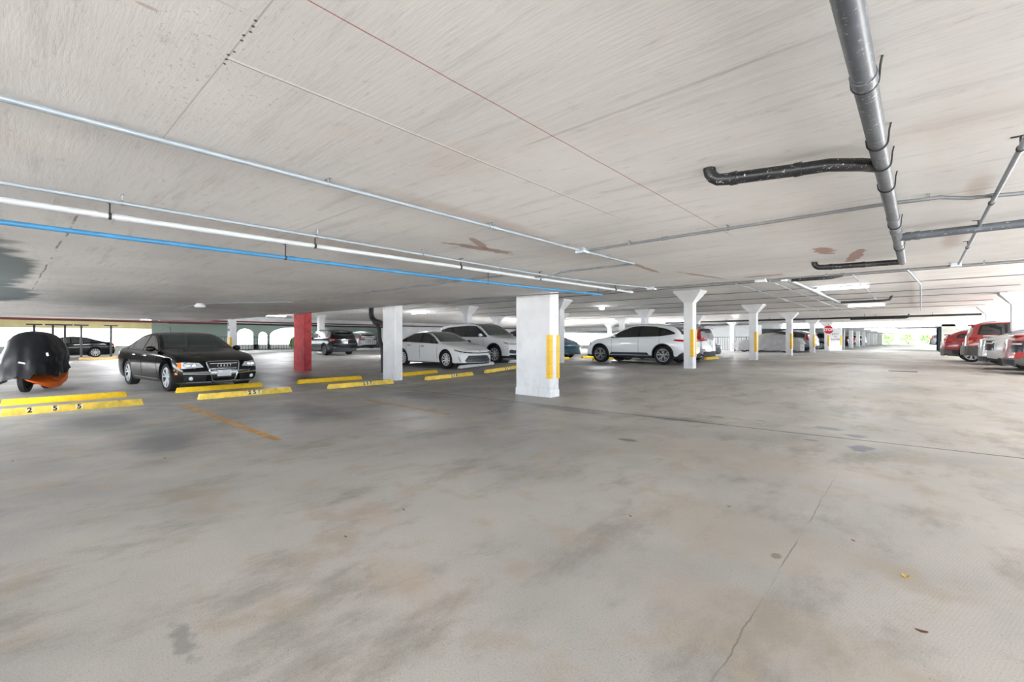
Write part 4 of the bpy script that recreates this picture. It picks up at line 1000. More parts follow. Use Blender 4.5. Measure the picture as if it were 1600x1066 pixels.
AUDI = dict(L=4.92, W=1.855, wb=2.84, fo=.95, r=.335, zb=.17, tumble=.50, paint=M['p_black'], rim='twin', nx=64,
    top=[(-2.46, .93), (-2.3, 1.02), (-1.75, 1.06), (-1.35, 1.19), (-.85, 1.38), (-.3, 1.445), (.15, 1.42), (.62, 1.24), (1.05, 1.03), (1.3, .985), (1.9, .90), (2.3, .81), (2.46, .74)],
    belt=[(-2.46, .88), (-1.9, .95), (0, .935), (1.1, .90), (1.9, .83), (2.46, .68)],
    nose=[(.17, .10), (.3, .02), (.45, 0), (.62, .03), (.8, .10)], tail=[(.2, .08), (.45, 0), (.7, .02), (.95, .08)],
    dlo=([(-1.45, .975), (1.02, .945)], [(-1.45, .985), (-1.15, 1.16), (-.75, 1.33), (-.2, 1.375), (.2, 1.35), (.6, 1.19), (1.02, .96)]),
    side_windows=[([(-1.32, .985), (-1.02, .98)], [(-1.30, 1.02), (-1.02, 1.185)]), ([(-.98, .98), (-.17, .97)], [(-.98, 1.20), (-.75, 1.305), (-.17, 1.35)]), ([(-.10, .97), (.90, .955)], [(-.10, 1.35), (.18, 1.325), (.55, 1.18), (.90, .975)])],
    windshield=(1.06, .12, .97, .93), rear_glass=(-1.72, -.88, .93, .90), seams=[-1.0, -.14, .98], handles=[-.82, .05], mirror=(.80, .98), glass=M['glass'], wglass=M['glass_green'],
    handle_mat=M['chrome'], sill=(.27, .30), sillmat=M['chrome'], chrome_line=False,
    panels=[('headlight', M['head_clear'], True, [(.42, .585), (.80, .56), (.98, .565)], [(.50, .69), (.78, .705), (1.0, .69)], True, .006),
            ('turn_signal', M['amber'], True, [(.84, .565), (.98, .57)], [(.84, .695), (1.0, .69)], True, .009),
            ('side_marker', M['amber'], True, [(1.02, .42), (1.14, .42)], [(1.02, .47), (1.14, .47)], True, .008),
            ('grille', M['black'], True, [(-.22, .25), (.22, .25)], [(-.34, .70), (.34, .70)], False, .005),
            ('air_intake', M['black'], True, [(.38, .255), (.78, .27)], [(.36, .40), (.80, .40)], True, .004),
            ('bumper_strip', M['chrome'], True, [(.30, .41), (.80, .43)], [(.30, .435), (.80, .448)], True, .012),
            ('bumper_strip', M['chrome'], True, [(.25, .21), (.75, .225)], [(.25, .232), (.75, .245)], True, .012),
            ('taillight', M['tail_red'], False, [(.45, .72), (.98, .72)], [(.45, .88), (1.0, .88)], True, .008)], extra=audi_extra)
# ---- the white sedan
def camry_extra(s, t, c):
    m = MB()
    for k in range(7):
        z = .28 + k * .034; m.box(s.warp(s.xf, 0, z).x - .10, s.warp(s.xf, 0, z).x + .012, -.42, .42, z - .004, z + .004)
    fr = lambda a, z: s.warp(s.xf, a, z) + Vector((.008, 0, 0))
    m2 = MB()
    for k in range(6):
        z = .27 + k * .04; w = .60 - .09 * (k / 5) - .0
        patch(m2, lambda a, b: s.warp(s.xf, a, b), [(-w + .03, z), (w - .03, z)], [(-w + .03, z + .008), (w - .03, z + .008)], .016, 16, 1, .003)
    m2.build('grille_slat', M['p_dgrey'], t)
    p = s.warp(s.xf, 0, .68); m = MB(); m.lathe([(.035, -.01), (.035, .012), (.02, .014)], 'x', 18, c=(p.x, 0, .67)); m.build('badge', M['chrome'], t)
CAMRY = dict(L=4.91, W=1.84, wb=2.825, fo=.98, r=.335, zb=.16, tumble=.52, paint=M['p_white'], rim='ten', kf=.15,
    top=[(-2.455, .95), (-2.3, 1.06), (-1.85, 1.10), (-1.4, 1.22), (-.85, 1.39), (-.3, 1.445), (.15, 1.42), (.65, 1.22), (1.08, 1.01), (1.35, .96), (1.9, .87), (2.3, .76), (2.455, .69)],
    belt=[(-2.455, .90), (-1.9, 1.0), (0, .945), (1.1, .89), (1.9, .80), (2.455, .62)],
    nose=[(.16, .08), (.25, .0), (.45, .03), (.56, .07), (.64, .0), (.75, .08)], tail=[(.2, .08), (.45, 0), (.7, .02), (1.0, .10)], bowf=.30,
    dlo=([(-1.55, 1.02), (1.0, .935)], [(-1.55, 1.03), (-1.2, 1.19), (-.75, 1.345), (-.2, 1.38), (.2, 1.35), (.6, 1.18), (1.0, .95)]),
    side_windows=[([(-1.05, 1.01), (-.17, .985)], [(-1.15, 1.17), (-.75, 1.32), (-.17, 1.355)]), ([(-.09, .98), (.90, .95)], [(-.09, 1.355), (.18, 1.33), (.55, 1.18), (.90, .965)])],
    windshield=(1.10, .12, .97, .93), rear_glass=(-1.8, -.9, .93, .90), seams=[-1.05, -.13, .98], handles=[-.85, .06], mirror=(.78, .98), handle_mat=M['black'], mirror_mat=M['black'], wglass=M['glass_green'], hz=.11,
    panels=[('headlight', M['head_dark'], True, [(.36, .590), (.70, .60), (1.02, .67)], [(.36, .61), (.70, .655), (1.05, .73)], True, .006),
            ('turn_signal', M['amber'], True, [(.92, .655), (1.0, .67)], [(.92, .69), (1.02, .715)], True, .010),
            ('nose_strip', M['black'], True, [(-.5, .585), (0, .565), (.5, .585)], [(-.5, .608), (0, .588), (.5, .608)], False, .006),
            ('grille', M['trim'], True, [(-.60, .235), (.60, .235)], [(-.66, .31), (-.50, .49), (.50, .49), (.66, .31)], False, .004),
            ('bumper_vent', M['black'], True, [(.82, .27), (.86, .27)], [(.91, .46), (.93, .46)], True, .004),
            ('front_lip', M['black'], True, [(-.7, .165), (.7, .165)], [(-.7, .20), (.7, .20)], False, .008),
            ('taillight', M['tail_red'], False, [(.45, .78), (.98, .78)], [(.45, .90), (1.0, .92)], True, .008)], extra=camry_extra)
# ---- the white large utility vehicle
def rails_extra(s, t, c):
    xa_, xb_ = c.get('rail', (-1.9, .35))
    for sg in (1, -1):
        m = MB(); pts = []
        for i in range(9):
            x = xa_ + (xb_ - xa_) * i / 8; y = s.raily(x) - .06; p = s.top(x, sg * y); pts.append((p.x, p.y, p.z + (.045 if 0 < i < 8 else -.005)))
        m.tube(pts, .014, 8); m.build('roof_rail', M['galv'], t)
TRAV = dict(L=5.19, W=1.99, wb=3.07, fo=1.0, r=.385, zb=.20, tumble=.34, paint=M['p_white'], rim='ten', kf=.10, tw=.25, cladz=.08, crown=.07,
    top=[(-2.6, 1.12), (-2.5, 1.45), (-2.25, 1.70), (-1.5, 1.785), (-.3, 1.80), (.25, 1.76), (.75, 1.50), (1.2, 1.22), (1.5, 1.17), (2.1, 1.10), (2.45, 1.02), (2.6, .92)],
    belt=[(-2.6, 1.10), (-1, 1.14), (.8, 1.10), (1.9, 1.03), (2.6, .85)],
    nose=[(.2, .12), (.38, .02), (.55, 0), (.8, .03), (1.05, .1)], tail=[(.3, .04), (.5, 0), (1, .03), (1.3, .08)], bowf=.24,
    dlo=([(-2.2, 1.17), (1.12, 1.14)], [(-2.15, 1.5), (-1.6, 1.62), (-.3, 1.68), (.3, 1.65), (.7, 1.44), (1.12, 1.16)]),
    side_windows=[([(-2.1, 1.19), (-1.35, 1.18)], [(-2.0, 1.5), (-1.35, 1.60)]), ([(-1.27, 1.18), (-.32, 1.175)], [(-1.2, 1.60), (-.32, 1.645)]), ([(-.22, 1.175), (1.0, 1.16)], [(-.22, 1.645), (.25, 1.615), (.62, 1.44), (1.0, 1.18)])],
    windshield=(1.25, .22, .97, .93), rear_glass=(-2.52, -2.28, .9, .88), seams=[-1.3, -.26, .95], handles=[-1.05, -.05], mirror=(.82, 1.2), wglass=M['glass_green'], arch_trim=.05, sill=(.24, .34), rail=(-2.0, .1),
    panels=[('headlight', M['head_clear'], True, [(.48, .80), (.80, .80), (1.10, .85)], [(.48, .87), (.80, .885), (1.12, .93)], True, .006),
            ('turn_signal', M['amber'], True, [(.95, .83), (1.08, .85)], [(.95, .90), (1.10, .925)], True, .010),
            ('grille', M['black'], True, [(-.36, .50), (.36, .50)], [(-.46, .70), (-.40, .86), (.40, .86), (.46, .70)], False, .005),
            ('grille_frame', M['chrome'], True, [(-.44, .72), (.44, .72)], [(-.44, .745), (.44, .745)], False, .016),
            ('air_intake', M['trim'], True, [(.58, .42), (.86, .44)], [(.56, .56), (.80, .60), (.88, .56)], True, .004),
            ('lower_bumper', M['trim'], True, [(-.85, .22), (.85, .22)], [(-.85, .37), (.85, .37)], False, .008),
            ('taillight', M['tail_red'], False, [(.6, .95), (1.0, .95)], [(.62, 1.15), (1.0, 1.12)], True, .008)], extra=rails_extra)
# ---- the white crossover seen from the side
def macan_extra(s, t, c):
    for sg in (1, -1):
        m = MB()
        for dy in (.50, .60):
            m.tube([(s.xr + .13, sg * dy, .30), (s.xr + .0, sg * dy, .30)], .035, 12)
        m.build('exhaust_pipe', M['chrome'], t)
    m = MB(); p = s.top(-2.02, 0); m.loft([[(p.x - .10, -.5, p.z - .0), (p.x + .1, -.52, p.z + .02), (p.x + .1, -.52, p.z - .03), (p.x - .1, -.5, p.z - .02)], [(p.x - .16, 0, p.z), (p.x + .1, 0, p.z + .02), (p.x + .1, 0, p.z - .03), (p.x - .16, 0, p.z - .02)], [(p.x - .10, .5, p.z), (p.x + .1, .52, p.z + .02), (p.x + .1, .52, p.z - .03), (p.x - .1, .5, p.z - .02)]]); m.build('roof_spoiler', c['paint'], t)
MACAN = dict(L=4.70, W=1.93, wb=2.81, fo=.92, r=.365, zb=.22, tumble=.46, paint=M['p_pearl'], rim='twin', rimmat=M['machined'], kf=.16, tw=.26, cladz=.07, crown=.06, kr=.10,
    top=[(-2.35, .95), (-2.27, 1.10), (-2.05, 1.33), (-1.75, 1.49), (-1.2, 1.585), (-.5, 1.62), (.0, 1.60), (.5, 1.42), (.95, 1.17), (1.2, 1.10), (1.7, 1.02), (2.15, .86), (2.35, .74)],
    belt=[(-2.35, .93), (-1.7, 1.09), (-.5, 1.06), (.9, 1.02), (1.7, .95), (2.35, .70)],
    nose=[(.2, .10), (.35, .0), (.6, .02), (.8, .12)], tail=[(.25, .06), (.4, 0), (.65, .02), (.85, .0), (1.0, .10)], bowf=.32, bowr=.22,
    dlo=([(-1.88, 1.20), (-1.3, 1.11), (.92, 1.05)], [(-1.86, 1.24), (-1.5, 1.40), (-1.0, 1.50), (-.4, 1.535), (.0, 1.51), (.45, 1.34), (.92, 1.07)]),
    side_windows=[([(-1.70, 1.19), (-1.28, 1.135)], [(-1.68, 1.24), (-1.28, 1.42)]), ([(-1.22, 1.125), (-.40, 1.095)], [(-1.2, 1.43), (-1.0, 1.475), (-.40, 1.508)]), ([(-.33, 1.09), (.82, 1.065)], [(-.33, 1.508), (-.02, 1.485), (.4, 1.33), (.82, 1.085)])],
    windshield=(1.0, -.02, .97, .93), rear_glass=(-2.24, -1.80, .90, .88), seams=[-1.25, -.36, .86], handles=[-1.05, -.15], mirror=(.68, 1.12), arch_trim=.03, sill=(.36, .46), hz=.11,
    panels=[('headlight', M['head_clear'], True, [(.55, .72), (.98, .76)], [(.55, .86), (.98, .90)], True, .006),
            ('grille', M['black'], True, [(-.62, .36), (.62, .36)], [(-.70, .62), (.70, .62)], False, .005),
            ('taillight', M['tail_red'], False, [(.10, .90), (.60, .88), (1.12, .905), (1.22, .93)], [(.10, .93), (.60, .965), (1.12, .985), (1.22, .965)], True, .014),
            ('side_marker', M['amber'], False, [(1.38, .52), (1.46, .52)], [(1.38, .55), (1.46, .55)], True, .008),
            ('lower_bumper', M['trim'], False, [(.0, .25), (1.05, .25), (1.2, .3)], [(.0, .40), (.55, .48), (1.02, .46), (1.15, .36)], True, .008),
            ('reflector', M['tail_red'], False, [(.70, .49), (.98, .49)], [(.70, .51), (.98, .51)], True, .012)], extra=macan_extra)
# ---- silver crossover, tall tail lamps
def crv_extra(s, t, c):
    rails_extra(s, t, c); plate(s, t, .80, False)
    m = MB(); p = s.top(-2.05, 0); m.box(p.x - .16, p.x + .12, -.55, .55, p.z - .02, p.z + .025, ch=.012); m.build('roof_spoiler', c['paint'], t)
CRV = dict(L=4.60, W=1.855, wb=2.66, fo=.92, r=.35, zb=.20, tumble=.36, paint=M['p_silver'], rim='twin', cladz=.10, crown=.06, rail=(-1.75, .1),
    top=[(-2.3, 1.02), (-2.22, 1.22), (-2.02, 1.50), (-1.7, 1.62), (-1, 1.68), (-.2, 1.68), (.2, 1.62), (.65, 1.38), (1.05, 1.14), (1.35, 1.08), (1.9, .98), (2.3, .84)],
    belt=[(-2.3, 1.0), (-1, 1.08), (.9, 1.03), (1.7, .96), (2.3, .78)], nose=[(.2, .1), (.4, 0), (.7, .03), (.9, .1)], tail=[(.3, .02), (.45, 0), (.9, .05), (1.2, .10)], bowr=.14,
    dlo=([(-1.95, 1.13), (.95, 1.08)], [(-1.9, 1.40), (-1.4, 1.52), (-.3, 1.58), (.15, 1.54), (.55, 1.34), (.95, 1.10)]),
    side_windows=[([(-1.82, 1.15), (-1.3, 1.13)], [(-1.8, 1.38), (-1.3, 1.49)]), ([(-1.22, 1.13), (-.35, 1.11)], [(-1.2, 1.5), (-.35, 1.545)]), ([(-.27, 1.11), (.85, 1.09)], [(-.27, 1.545), (.1, 1.52), (.5, 1.33), (.85, 1.11)])],
    windshield=(1.1, .15, .97, .93), rear_glass=(-2.2, -1.95, .9, .88), seams=[-1.25, -.3, .85], handles=[-1.05, -.1], mirror=(.68, 1.12), arch_trim=.04, sill=(.24, .33),
    panels=[('headlight', M['head_clear'], True, [(.45, .72), (.98, .76)], [(.45, .84), (.98, .88)], True, .006),
            ('grille', M['black'], True, [(-.45, .55), (.45, .55)], [(-.5, .80), (.5, .80)], False, .005),
            ('taillight', M['tail_red'], False, [(.46, .92), (.95, .90), (1.08, .93)], [(.46, 1.03), (.80, 1.06), (.98, 1.12)], True, .010),
            ('upper_taillight', M['tail_red'], 'side', [(-2.27, 1.03), (-2.02, 1.05)], [(-2.10, 1.40), (-2.02, 1.42)], True, .012),
            ('chrome_bar', M['chrome'], False, [(-.45, .96), (.45, .96)], [(-.45, .99), (.45, .99)], False, .012),
            ('lower_bumper', M['trim'], False, [(-.80, .24), (.80, .24)], [(-.80, .46), (.80, .46)], False, .010),
            ('reflector', M['tail_red'], False, [(.72, .52), (.85, .52)], [(.72, .56), (.85, .56)], True, .010)], extra=crv_extra)
def variant(b, **kw): d = dict(b); d.update(kw); return d
# dark navy crossover with full-width lamp
def nx_extra(s, t, c):
    crv_extra(s, t, c)
    text_mesh('badge', 'LEXUS', .10, M['chrome'], t, Matrix.Translation((s.warp(s.xr, 0, .95).x - .012, 0, .935)) @ Matrix.Rotation(-PI / 2, 4, 'Z') @ Matrix.Rotation(PI / 2, 4, 'X'), .003, 1.3, .003)
NX = variant(CRV, paint=M['p_navy'], rimmat=M['alloy_dark'], L=4.66, tumble=.40,
    panels=[('headlight', M['head_clear'], True, [(.45, .72), (.98, .76)], [(.45, .84), (.98, .88)], True, .006), ('grille', M['black'], True, [(-.45, .35), (.45, .35)], [(-.5, .80), (.5, .80)], False, .005),
            ('light_bar', M['tail_red'], False, [(-.80, 1.0), (.80, 1.0)], [(-.80, 1.02), (.80, 1.02)], False, .010), ('taillight', M['tail_red'], False, [(.70, .93), (1.05, .95)], [(.70, 1.03), (1.05, 1.06)], True, .012),
            ('lower_bumper', M['trim'], False, [(-.80, .26), (.80, .26)], [(-.80, .44), (.80, .44)], False, .010), ('bumper_strip', M['chrome'], False, [(-.75, .70), (.75, .70)], [(-.75, .715), (.75, .715)], False, .010)], extra=nx_extra)
# red hatchback crossover at the right
RED = variant(CRV, paint=M['p_red'], rim='split', rimmat=M['alloy'], L=4.55, tumble=.42, zb=.22, cladz=.26, sill=(.30, .42),
    top=[(-2.275, .98), (-2.2, 1.08), (-1.9, 1.26), (-1.6, 1.37), (-1, 1.47), (-.2, 1.49), (.2, 1.45), (.65, 1.28), (1.05, 1.10), (1.35, 1.05), (1.9, .95), (2.275, .80)],
    panels=[('headlight', M['head_clear'], True, [(.45, .72), (.98, .76)], [(.45, .84), (.98, .88)], True, .006), ('grille', M['black'], True, [(-.45, .55), (.45, .55)], [(-.5, .80), (.5, .80)], False, .005),
            ('taillight', M['tail_red'], False, [(.42, .84), (.80, .80), (1.12, .86)], [(.42, .97), (.80, .99), (1.12, .97)], True, .014), ('lamp_lens', M['tail_clear'], False, [(.60, .88), (.85, .88)], [(.60, .91), (.85, .91)], True, .018),
            ('lower_bumper', M['trim_gray'], False, [(-.80, .25), (.80, .25)], [(-.80, .56), (.80, .56)], False, .012), ('bumper_corner', M['trim_gray'], False, [(.70, .26), (1.15, .28)], [(.70, .55), (1.15, .50)], True, .012)],
    belt=[(-2.275, .96), (-1, 1.0), (.9, .97), (1.7, .90), (2.3, .74)],
    dlo=([(-1.8, 1.04), (.95, 1.0)], [(-1.75, 1.18), (-1.4, 1.28), (-.3, 1.40), (.15, 1.37), (.55, 1.22), (.95, 1.02)]),
    side_windows=[([(-1.70, 1.06), (-1.3, 1.05)], [(-1.66, 1.17), (-1.3, 1.27)]), ([(-1.22, 1.05), (-.35, 1.03)], [(-1.2, 1.29), (-.35, 1.38)]), ([(-.27, 1.03), (.85, 1.01)], [(-.27, 1.38), (.1, 1.35), (.5, 1.21), (.85, 1.03)])])
# boxy brick red utility vehicle with grey cladding
JEEP = variant(CRV, paint=M['p_brick'], rim='five', L=4.61, W=1.83, tumble=.30, zb=.30, cladz=.30, r=.37, clad=M['trim_gray'], sill=(.45, .62), sillmat=M['trim_gray'], crown=.05, fo=.86, wb=2.69, rail=(-2.0, .1), kr=.05,
    top=[(-2.305, 1.12), (-2.24, 1.22), (-2.02, 1.57), (-1.8, 1.64), (-1, 1.67), (-.1, 1.67), (.1, 1.63), (.55, 1.42), (.85, 1.22), (1.2, 1.16), (1.9, 1.10), (2.305, 1.02)],
    belt=[(-2.305, 1.10), (-1, 1.13), (.9, 1.08), (1.9, 1.03), (2.305, .95)],
    dlo=([(-2.0, 1.17), (.8, 1.14)], [(-1.85, 1.54), (-1.4, 1.60), (-.3, 1.62), (.1, 1.58), (.45, 1.40), (.8, 1.16)]),
    side_windows=[([(-1.92, 1.19), (-1.2, 1.18)], [(-1.80, 1.52), (-1.2, 1.585)]), ([(-1.12, 1.18), (-.30, 1.17)], [(-1.12, 1.585), (-.30, 1.595)]), ([(-.22, 1.17), (.70, 1.16)], [(-.22, 1.595), (.08, 1.56), (.4, 1.38), (.70, 1.18)])],
    windshield=(.88, .06, .95, .90), rear_glass=(-2.22, -2.04, .9, .88),
    panels=[('headlight', M['head_clear'], True, [(.5, .80), (.85, .80)], [(.5, .94), (.85, .94)], True, .006), ('grille', M['black'], True, [(-.4, .75), (.4, .75)], [(-.4, .98), (.4, .98)], False, .005),
            ('taillight', M['tail_red'], False, [(.72, .84), (.98, .86), (1.10, .90)], [(.72, 1.07), (1.20, 1.07)], True, .012), ('turn_signal', M['amber'], False, [(.80, .86), (.98, .88)], [(.80, .94), (1.04, .94)], True, .018),
            ('rear_bumper', M['trim_gray'], False, [(-.75, .38), (.75, .38)], [(-.75, .72), (.75, .72)], False, .05), ('bumper_corner', M['trim_gray'], False, [(.70, .38), (1.25, .40)], [(.70, .72), (1.3, .70)], True, .03)])
# teal hatchback with a low nose
TEAL = variant(CAMRY, paint=M['p_teal'], wglass=M['glass_green'], rim='five', extra=None, L=4.75, W=1.92, zb=.19, tumble=.44, mirror_mat=M['p_teal'], handle_mat=M['p_teal'],
    top=[(-2.375, 1.0), (-2.2, 1.12), (-1.6, 1.35), (-.8, 1.56), (-.2, 1.62), (.2, 1.58), (.8, 1.34), (1.35, 1.06), (1.7, .96), (2.15, .82), (2.375, .70)],
    windshield=(1.45, .15, .97, .93),
    dlo=([(-1.55, 1.08), (1.15, .99)], [(-1.55, 1.12), (-1.2, 1.34), (-.75, 1.47), (-.2, 1.52), (.25, 1.48), (.7, 1.28), (1.15, 1.01)]),
    side_windows=[([(-1.05, 1.07), (-.17, 1.03)], [(-1.15, 1.31), (-.75, 1.44), (-.17, 1.49)]), ([(-.09, 1.03), (1.02, 1.0)], [(-.09, 1.49), (.2, 1.46), (.65, 1.26), (1.02, 1.02)])],
    panels=[('headlight', M['head_clear'], True, [(.78, .62), (.98, .66)], [(.80, .66), (1.0, .73)], True, .006), ('air_intake', M['black'], True, [(-.5, .25), (.5, .25)], [(-.5, .32), (.5, .32)], False, .005), ('taillight', M['tail_red'], False, [(.45, .85), (.98, .85)], [(.45, .93), (1.0, .95)], True, .008)])
# low fastback pair at the right
FAST = variant(RED, paint=M['p_grey'], rim='twin', L=4.7, clad=M['trim'], cladz=.10,
    top=[(-2.35, .99), (-2.2, 1.06), (-1.75, 1.16), (-1.2, 1.30), (-.6, 1.41), (-.1, 1.44), (.3, 1.40), (.8, 1.20), (1.2, 1.0), (1.5, .95), (2.0, .86), (2.35, .74)], belt=[(-2.35, .97), (-1, .96), (.9, .93), (1.7, .86), (2.35, .68)],
    windshield=(1.25, .22, .97, .93), rear_glass=(-1.95, -.85, .9, .88), kr=.12, bowr=.22,
    dlo=([(-1.7, 1.02), (1.1, .97)], [(-1.68, 1.06), (-1.2, 1.19), (-.5, 1.32), (.0, 1.35), (.3, 1.32), (.7, 1.16), (1.1, .99)]),
    side_windows=[([(-1.15, 1.02), (-.35, 1.0)], [(-1.15, 1.18), (-.5, 1.30), (-.35, 1.31)]), ([(-.27, 1.0), (1.0, .98)], [(-.27, 1.32), (.0, 1.33), (.3, 1.29), (.65, 1.15), (1.0, 1.0)])],
    panels=[('headlight', M['head_clear'], True, [(.45, .66), (.98, .70)], [(.45, .76), (.98, .80)], True, .006), ('grille', M['black'], True, [(-.45, .35), (.45, .35)], [(-.5, .62), (.5, .62)], False, .005),
            ('taillight', M['head_dark'], False, [(.62, .62), (1.02, .64)], [(.62, .95), (1.0, .95)], True, .014), ('lamp_lens', M['tail_clear'], False, [(.66, .84), (.95, .84)], [(.66, .88), (.95, .88)], True, .020),
            ('lower_bumper', M['trim'], False, [(-.80, .25), (.80, .25)], [(-.80, .42), (.80, .42)], False, .012)])
# ------------------------------------------------------------------ parked cars
def put(o, x, y, deg, z=None, tilt=0.0):
    o.location = (x, y, fz(y) if z is None else z); o.rotation_euler = (0, 0, math.radians(deg)); return o
put(make_car('sedan', 'black four-door sedan with a ringed chrome grille, facing the wheel stops', 'car', AUDI), -14.98, 3.32, 6.0)
put(make_car('sedan', 'white four-door sedan between the plain white column and the thick column', 'car', CAMRY), -15.05, 12.25, 0.0, 0.13)
put(make_car('utility_vehicle', 'large white sport utility vehicle parked behind the white sedan', 'car', TRAV), -15.5, 15.35, 0.0, 0.20)
put(make_car('crossover', 'white crossover seen side-on with dark wheels, nose to the left', 'car', MACAN), -8.85, 18.15, 180, 0.25)
crv = put(make_car('crossover', 'silver crossover with tall red tail lamps behind the first flared aisle column', 'car', CRV), -9.1, 20.9, 180, 0.25)
put(make_car('crossover', 'dark navy crossover between the red column and the plain white column, seen from behind', 'car', NX), -29.6, 14.6, 180)
put(make_car('hatchback', 'dark teal car low behind the nose of the white crossover', 'car', TEAL), -15.3, 19.3, 0)
put(make_car('hatchback', 'red hatchback crossover with silver wheels, farthest of the cars parked at the right', 'car', RED), 3.03, 28.9, 0)
put(make_car('utility_vehicle', 'brick red sport utility vehicle with grey cladding at the right', 'car', JEEP), 3.63, 26.05, 0)
put(make_car('hatchback', 'pale grey fastback at the right between two red cars', 'car', FAST), 3.87, 22.3, 0)
put(make_car('hatchback', 'red car cut off by the right edge of the picture', 'car', variant(FAST, paint=M['p_red'], clad=M['trim_gray'], cladz=.2)), 4.2, 19.6, 0)
# background cars share a few builds
PAL = {}
def far_car(base, key, label, x, y, deg, z=None, group='cars parked in the background'):
    if key not in PAL:
        PAL[key] = o = make_car('car', label, 'car', base, group)
    else:
        o = copy_tree(PAL[key]); o['label'] = label
    return put(o, x, y, deg, z)
blue = variant(CAMRY, paint=M['p_blue'], nx=44, extra=None); dgs = variant(CRV, paint=M['p_dgrey'], nx=44); wsu = variant(CRV, paint=M['p_white'], nx=44); blk = variant(CAMRY, paint=M['p_black'], nx=44, extra=None)
far_car(blue, 'blue', 'deep blue car half hidden right of the silver crossover', -10.75, 26.7, 0)
far_car(blk, 'blk', 'black car deep behind the hood of the teal car', -21.5, 24.8, 0)
far_car(dgs, 'dgs', 'dark grey crossover just right of the covered car', -8.55, 42.9, 180)
far_car(wsu, 'wsu', 'white crossover just left of the stop sign column', -8.55, 45.9, 180)
far_car(dgs, 'dgs', 'dark crossover right of the lettered pier', -8.6, 56.0, 180, .25)
far_car(wsu, 'wsu', 'white crossover in the far tunnel past the lettered pier', -8.6, 61.0, 180, .25)
far_car(blk, 'blk', 'black car in the far tunnel behind the row of columns', -8.6, 68.0, 180, .25)
far_car(variant(RED, nx=40), 'red', 'red car glimpsed between the far tunnel columns', -8.6, 79.0, 180, .25)
far_car(wsu, 'wsu', 'white car at the very end of the far tunnel', -8.6, 95.0, 180, .25)
far_car(dgs, 'dgs', 'grey crossover standing in the light at the far end of the aisle', 3.4, 84.0, 0, .25)
far_car(variant(TEAL, paint=M['leaf']), 'grn', 'green tinted car behind the picket railing at the left', -41.8, 19.6, 60)
far_car(wsu, 'wsu', 'white crossover behind the picket railing left of the red column', -41.8, 23.6, 180)
far_car(blk, 'blk', 'black car on the far side of the steel posts at the left', -43.0, 2.9, 270, 0)
far_car(dgs, 'dgs', 'grey crossover on the far side of the steel posts at the left', -43.5, -3.2, 270, 0)
far_car(dgs, 'dgs', 'grey crossover parked behind the big white utility vehicle', -21.5, 21.3, 0)
far_car(blk, 'blk', 'black car by the white back wall', -34.5, 30.5, 0)
far_car(dgs, 'dgs', 'grey crossover by the white back wall, right of the black one', -34.5, 36.5, 0)

# ------------------------------------------------------------------ covered car
def fold(a, b): return math.sin(a * 9 + 1.3 * math.sin(b * 3.1)) * .5 + math.sin(a * 23 + b * 5) * .3 + math.sin(a * 41 + 7 * b) * .2
def covered_car(label, x, y, deg):
    t = thing('covered_car', label, 'covered car', (x, y, fz(y)), math.radians(deg)); s = Shape(CAMRY); m = MB(); rings = []; n = 72
    for i in range(n + 1):
        u = i / n; xx = -2.50 + 5.0 * u; xc = clamp(xx, -2.3, 2.3); p = s.section(xc); zt = p[-1][1] + .02
        endk = clamp((abs(xx) - 2.15) / .35) ; row = []
        w = s.W * (1 - .10 * clamp((abs(xx) - 1.7) / .8) ** 2)
        zt = zt - .42 * endk ** 2
        rail = s.raily(xc) if True else w
        zb_ = .14 + .03 * math.sin(xx * 6)
        pts = [(w + .02, zb_), (w + .03, .32), (w + .02, .55), (w, .75), (w - .03, min(.93, zt - .05)), (rail + .05, max(.95, zt - .16) if zt > 1.12 else zt - .03), (rail * .85, zt - .03), (rail * .5, zt), (0, zt + .005)]
        pts = chaikin(pts, 2)
        full = [(a, b) for a, b in pts] + [(-a, b) for a, b in pts[:-1][::-1]]
        for (a, b) in full:
            k = clamp((1.0 - b) / .8); sg = 1 if a > 0 else -1
            f = fold(xx * 1.2 + (0.6 if sg < 0 else 0), b) * .035 * k ** .8 + .006 * math.sin(xx * 14 + b * 20)
            bow = .22 * (abs(a) / s.W) ** 2.5 * clamp((abs(xx) - 1.9) / .6)
            row.append((xx - math.copysign(bow, xx), a + sg * f if abs(a) > .1 else a, b + .01 * fold(xx, a * 2) * (1 - k)))
        rings.append(row)
    m.loft(rings, closed=False, caps=False)
    for r_ in (rings[0], rings[-1]):
        # close the ends with hanging cloth
        nn = len(r_) // 2; g = [[r_[j], ((r_[j][0] + r_[-1 - j][0]) / 2 + math.copysign(.10 + .02 * math.sin(j), r_[j][0]), 0, r_[j][2]), r_[-1 - j]] for j in range(nn)]
        m.grid(g)
    m.build('cover', M['cover_grey'], t, smooth=60)
    m = MB()
    for sg in (1, -1):
        q = s.side(.78, 1.0, sg); m.ball((q.x, q.y + sg * .1, q.z + .06), .08, .11, .07)
    m.build('mirror_bulge', M['cover_grey'], t)
    tyre, rim = wheel_mesh(.33, .22, 'five', M['alloy_dark'])
    for xx in (1.45, -1.38):
        for sg in (1, -1):
            w = bpy.data.objects.new('wheel', tyre); COL.objects.link(w); w.parent = t; w.location = (xx, sg * .79, .33)
    return t
covered_car('car under a silver grey cloth cover right of the second flared aisle column', -8.75, 39.6, 180)

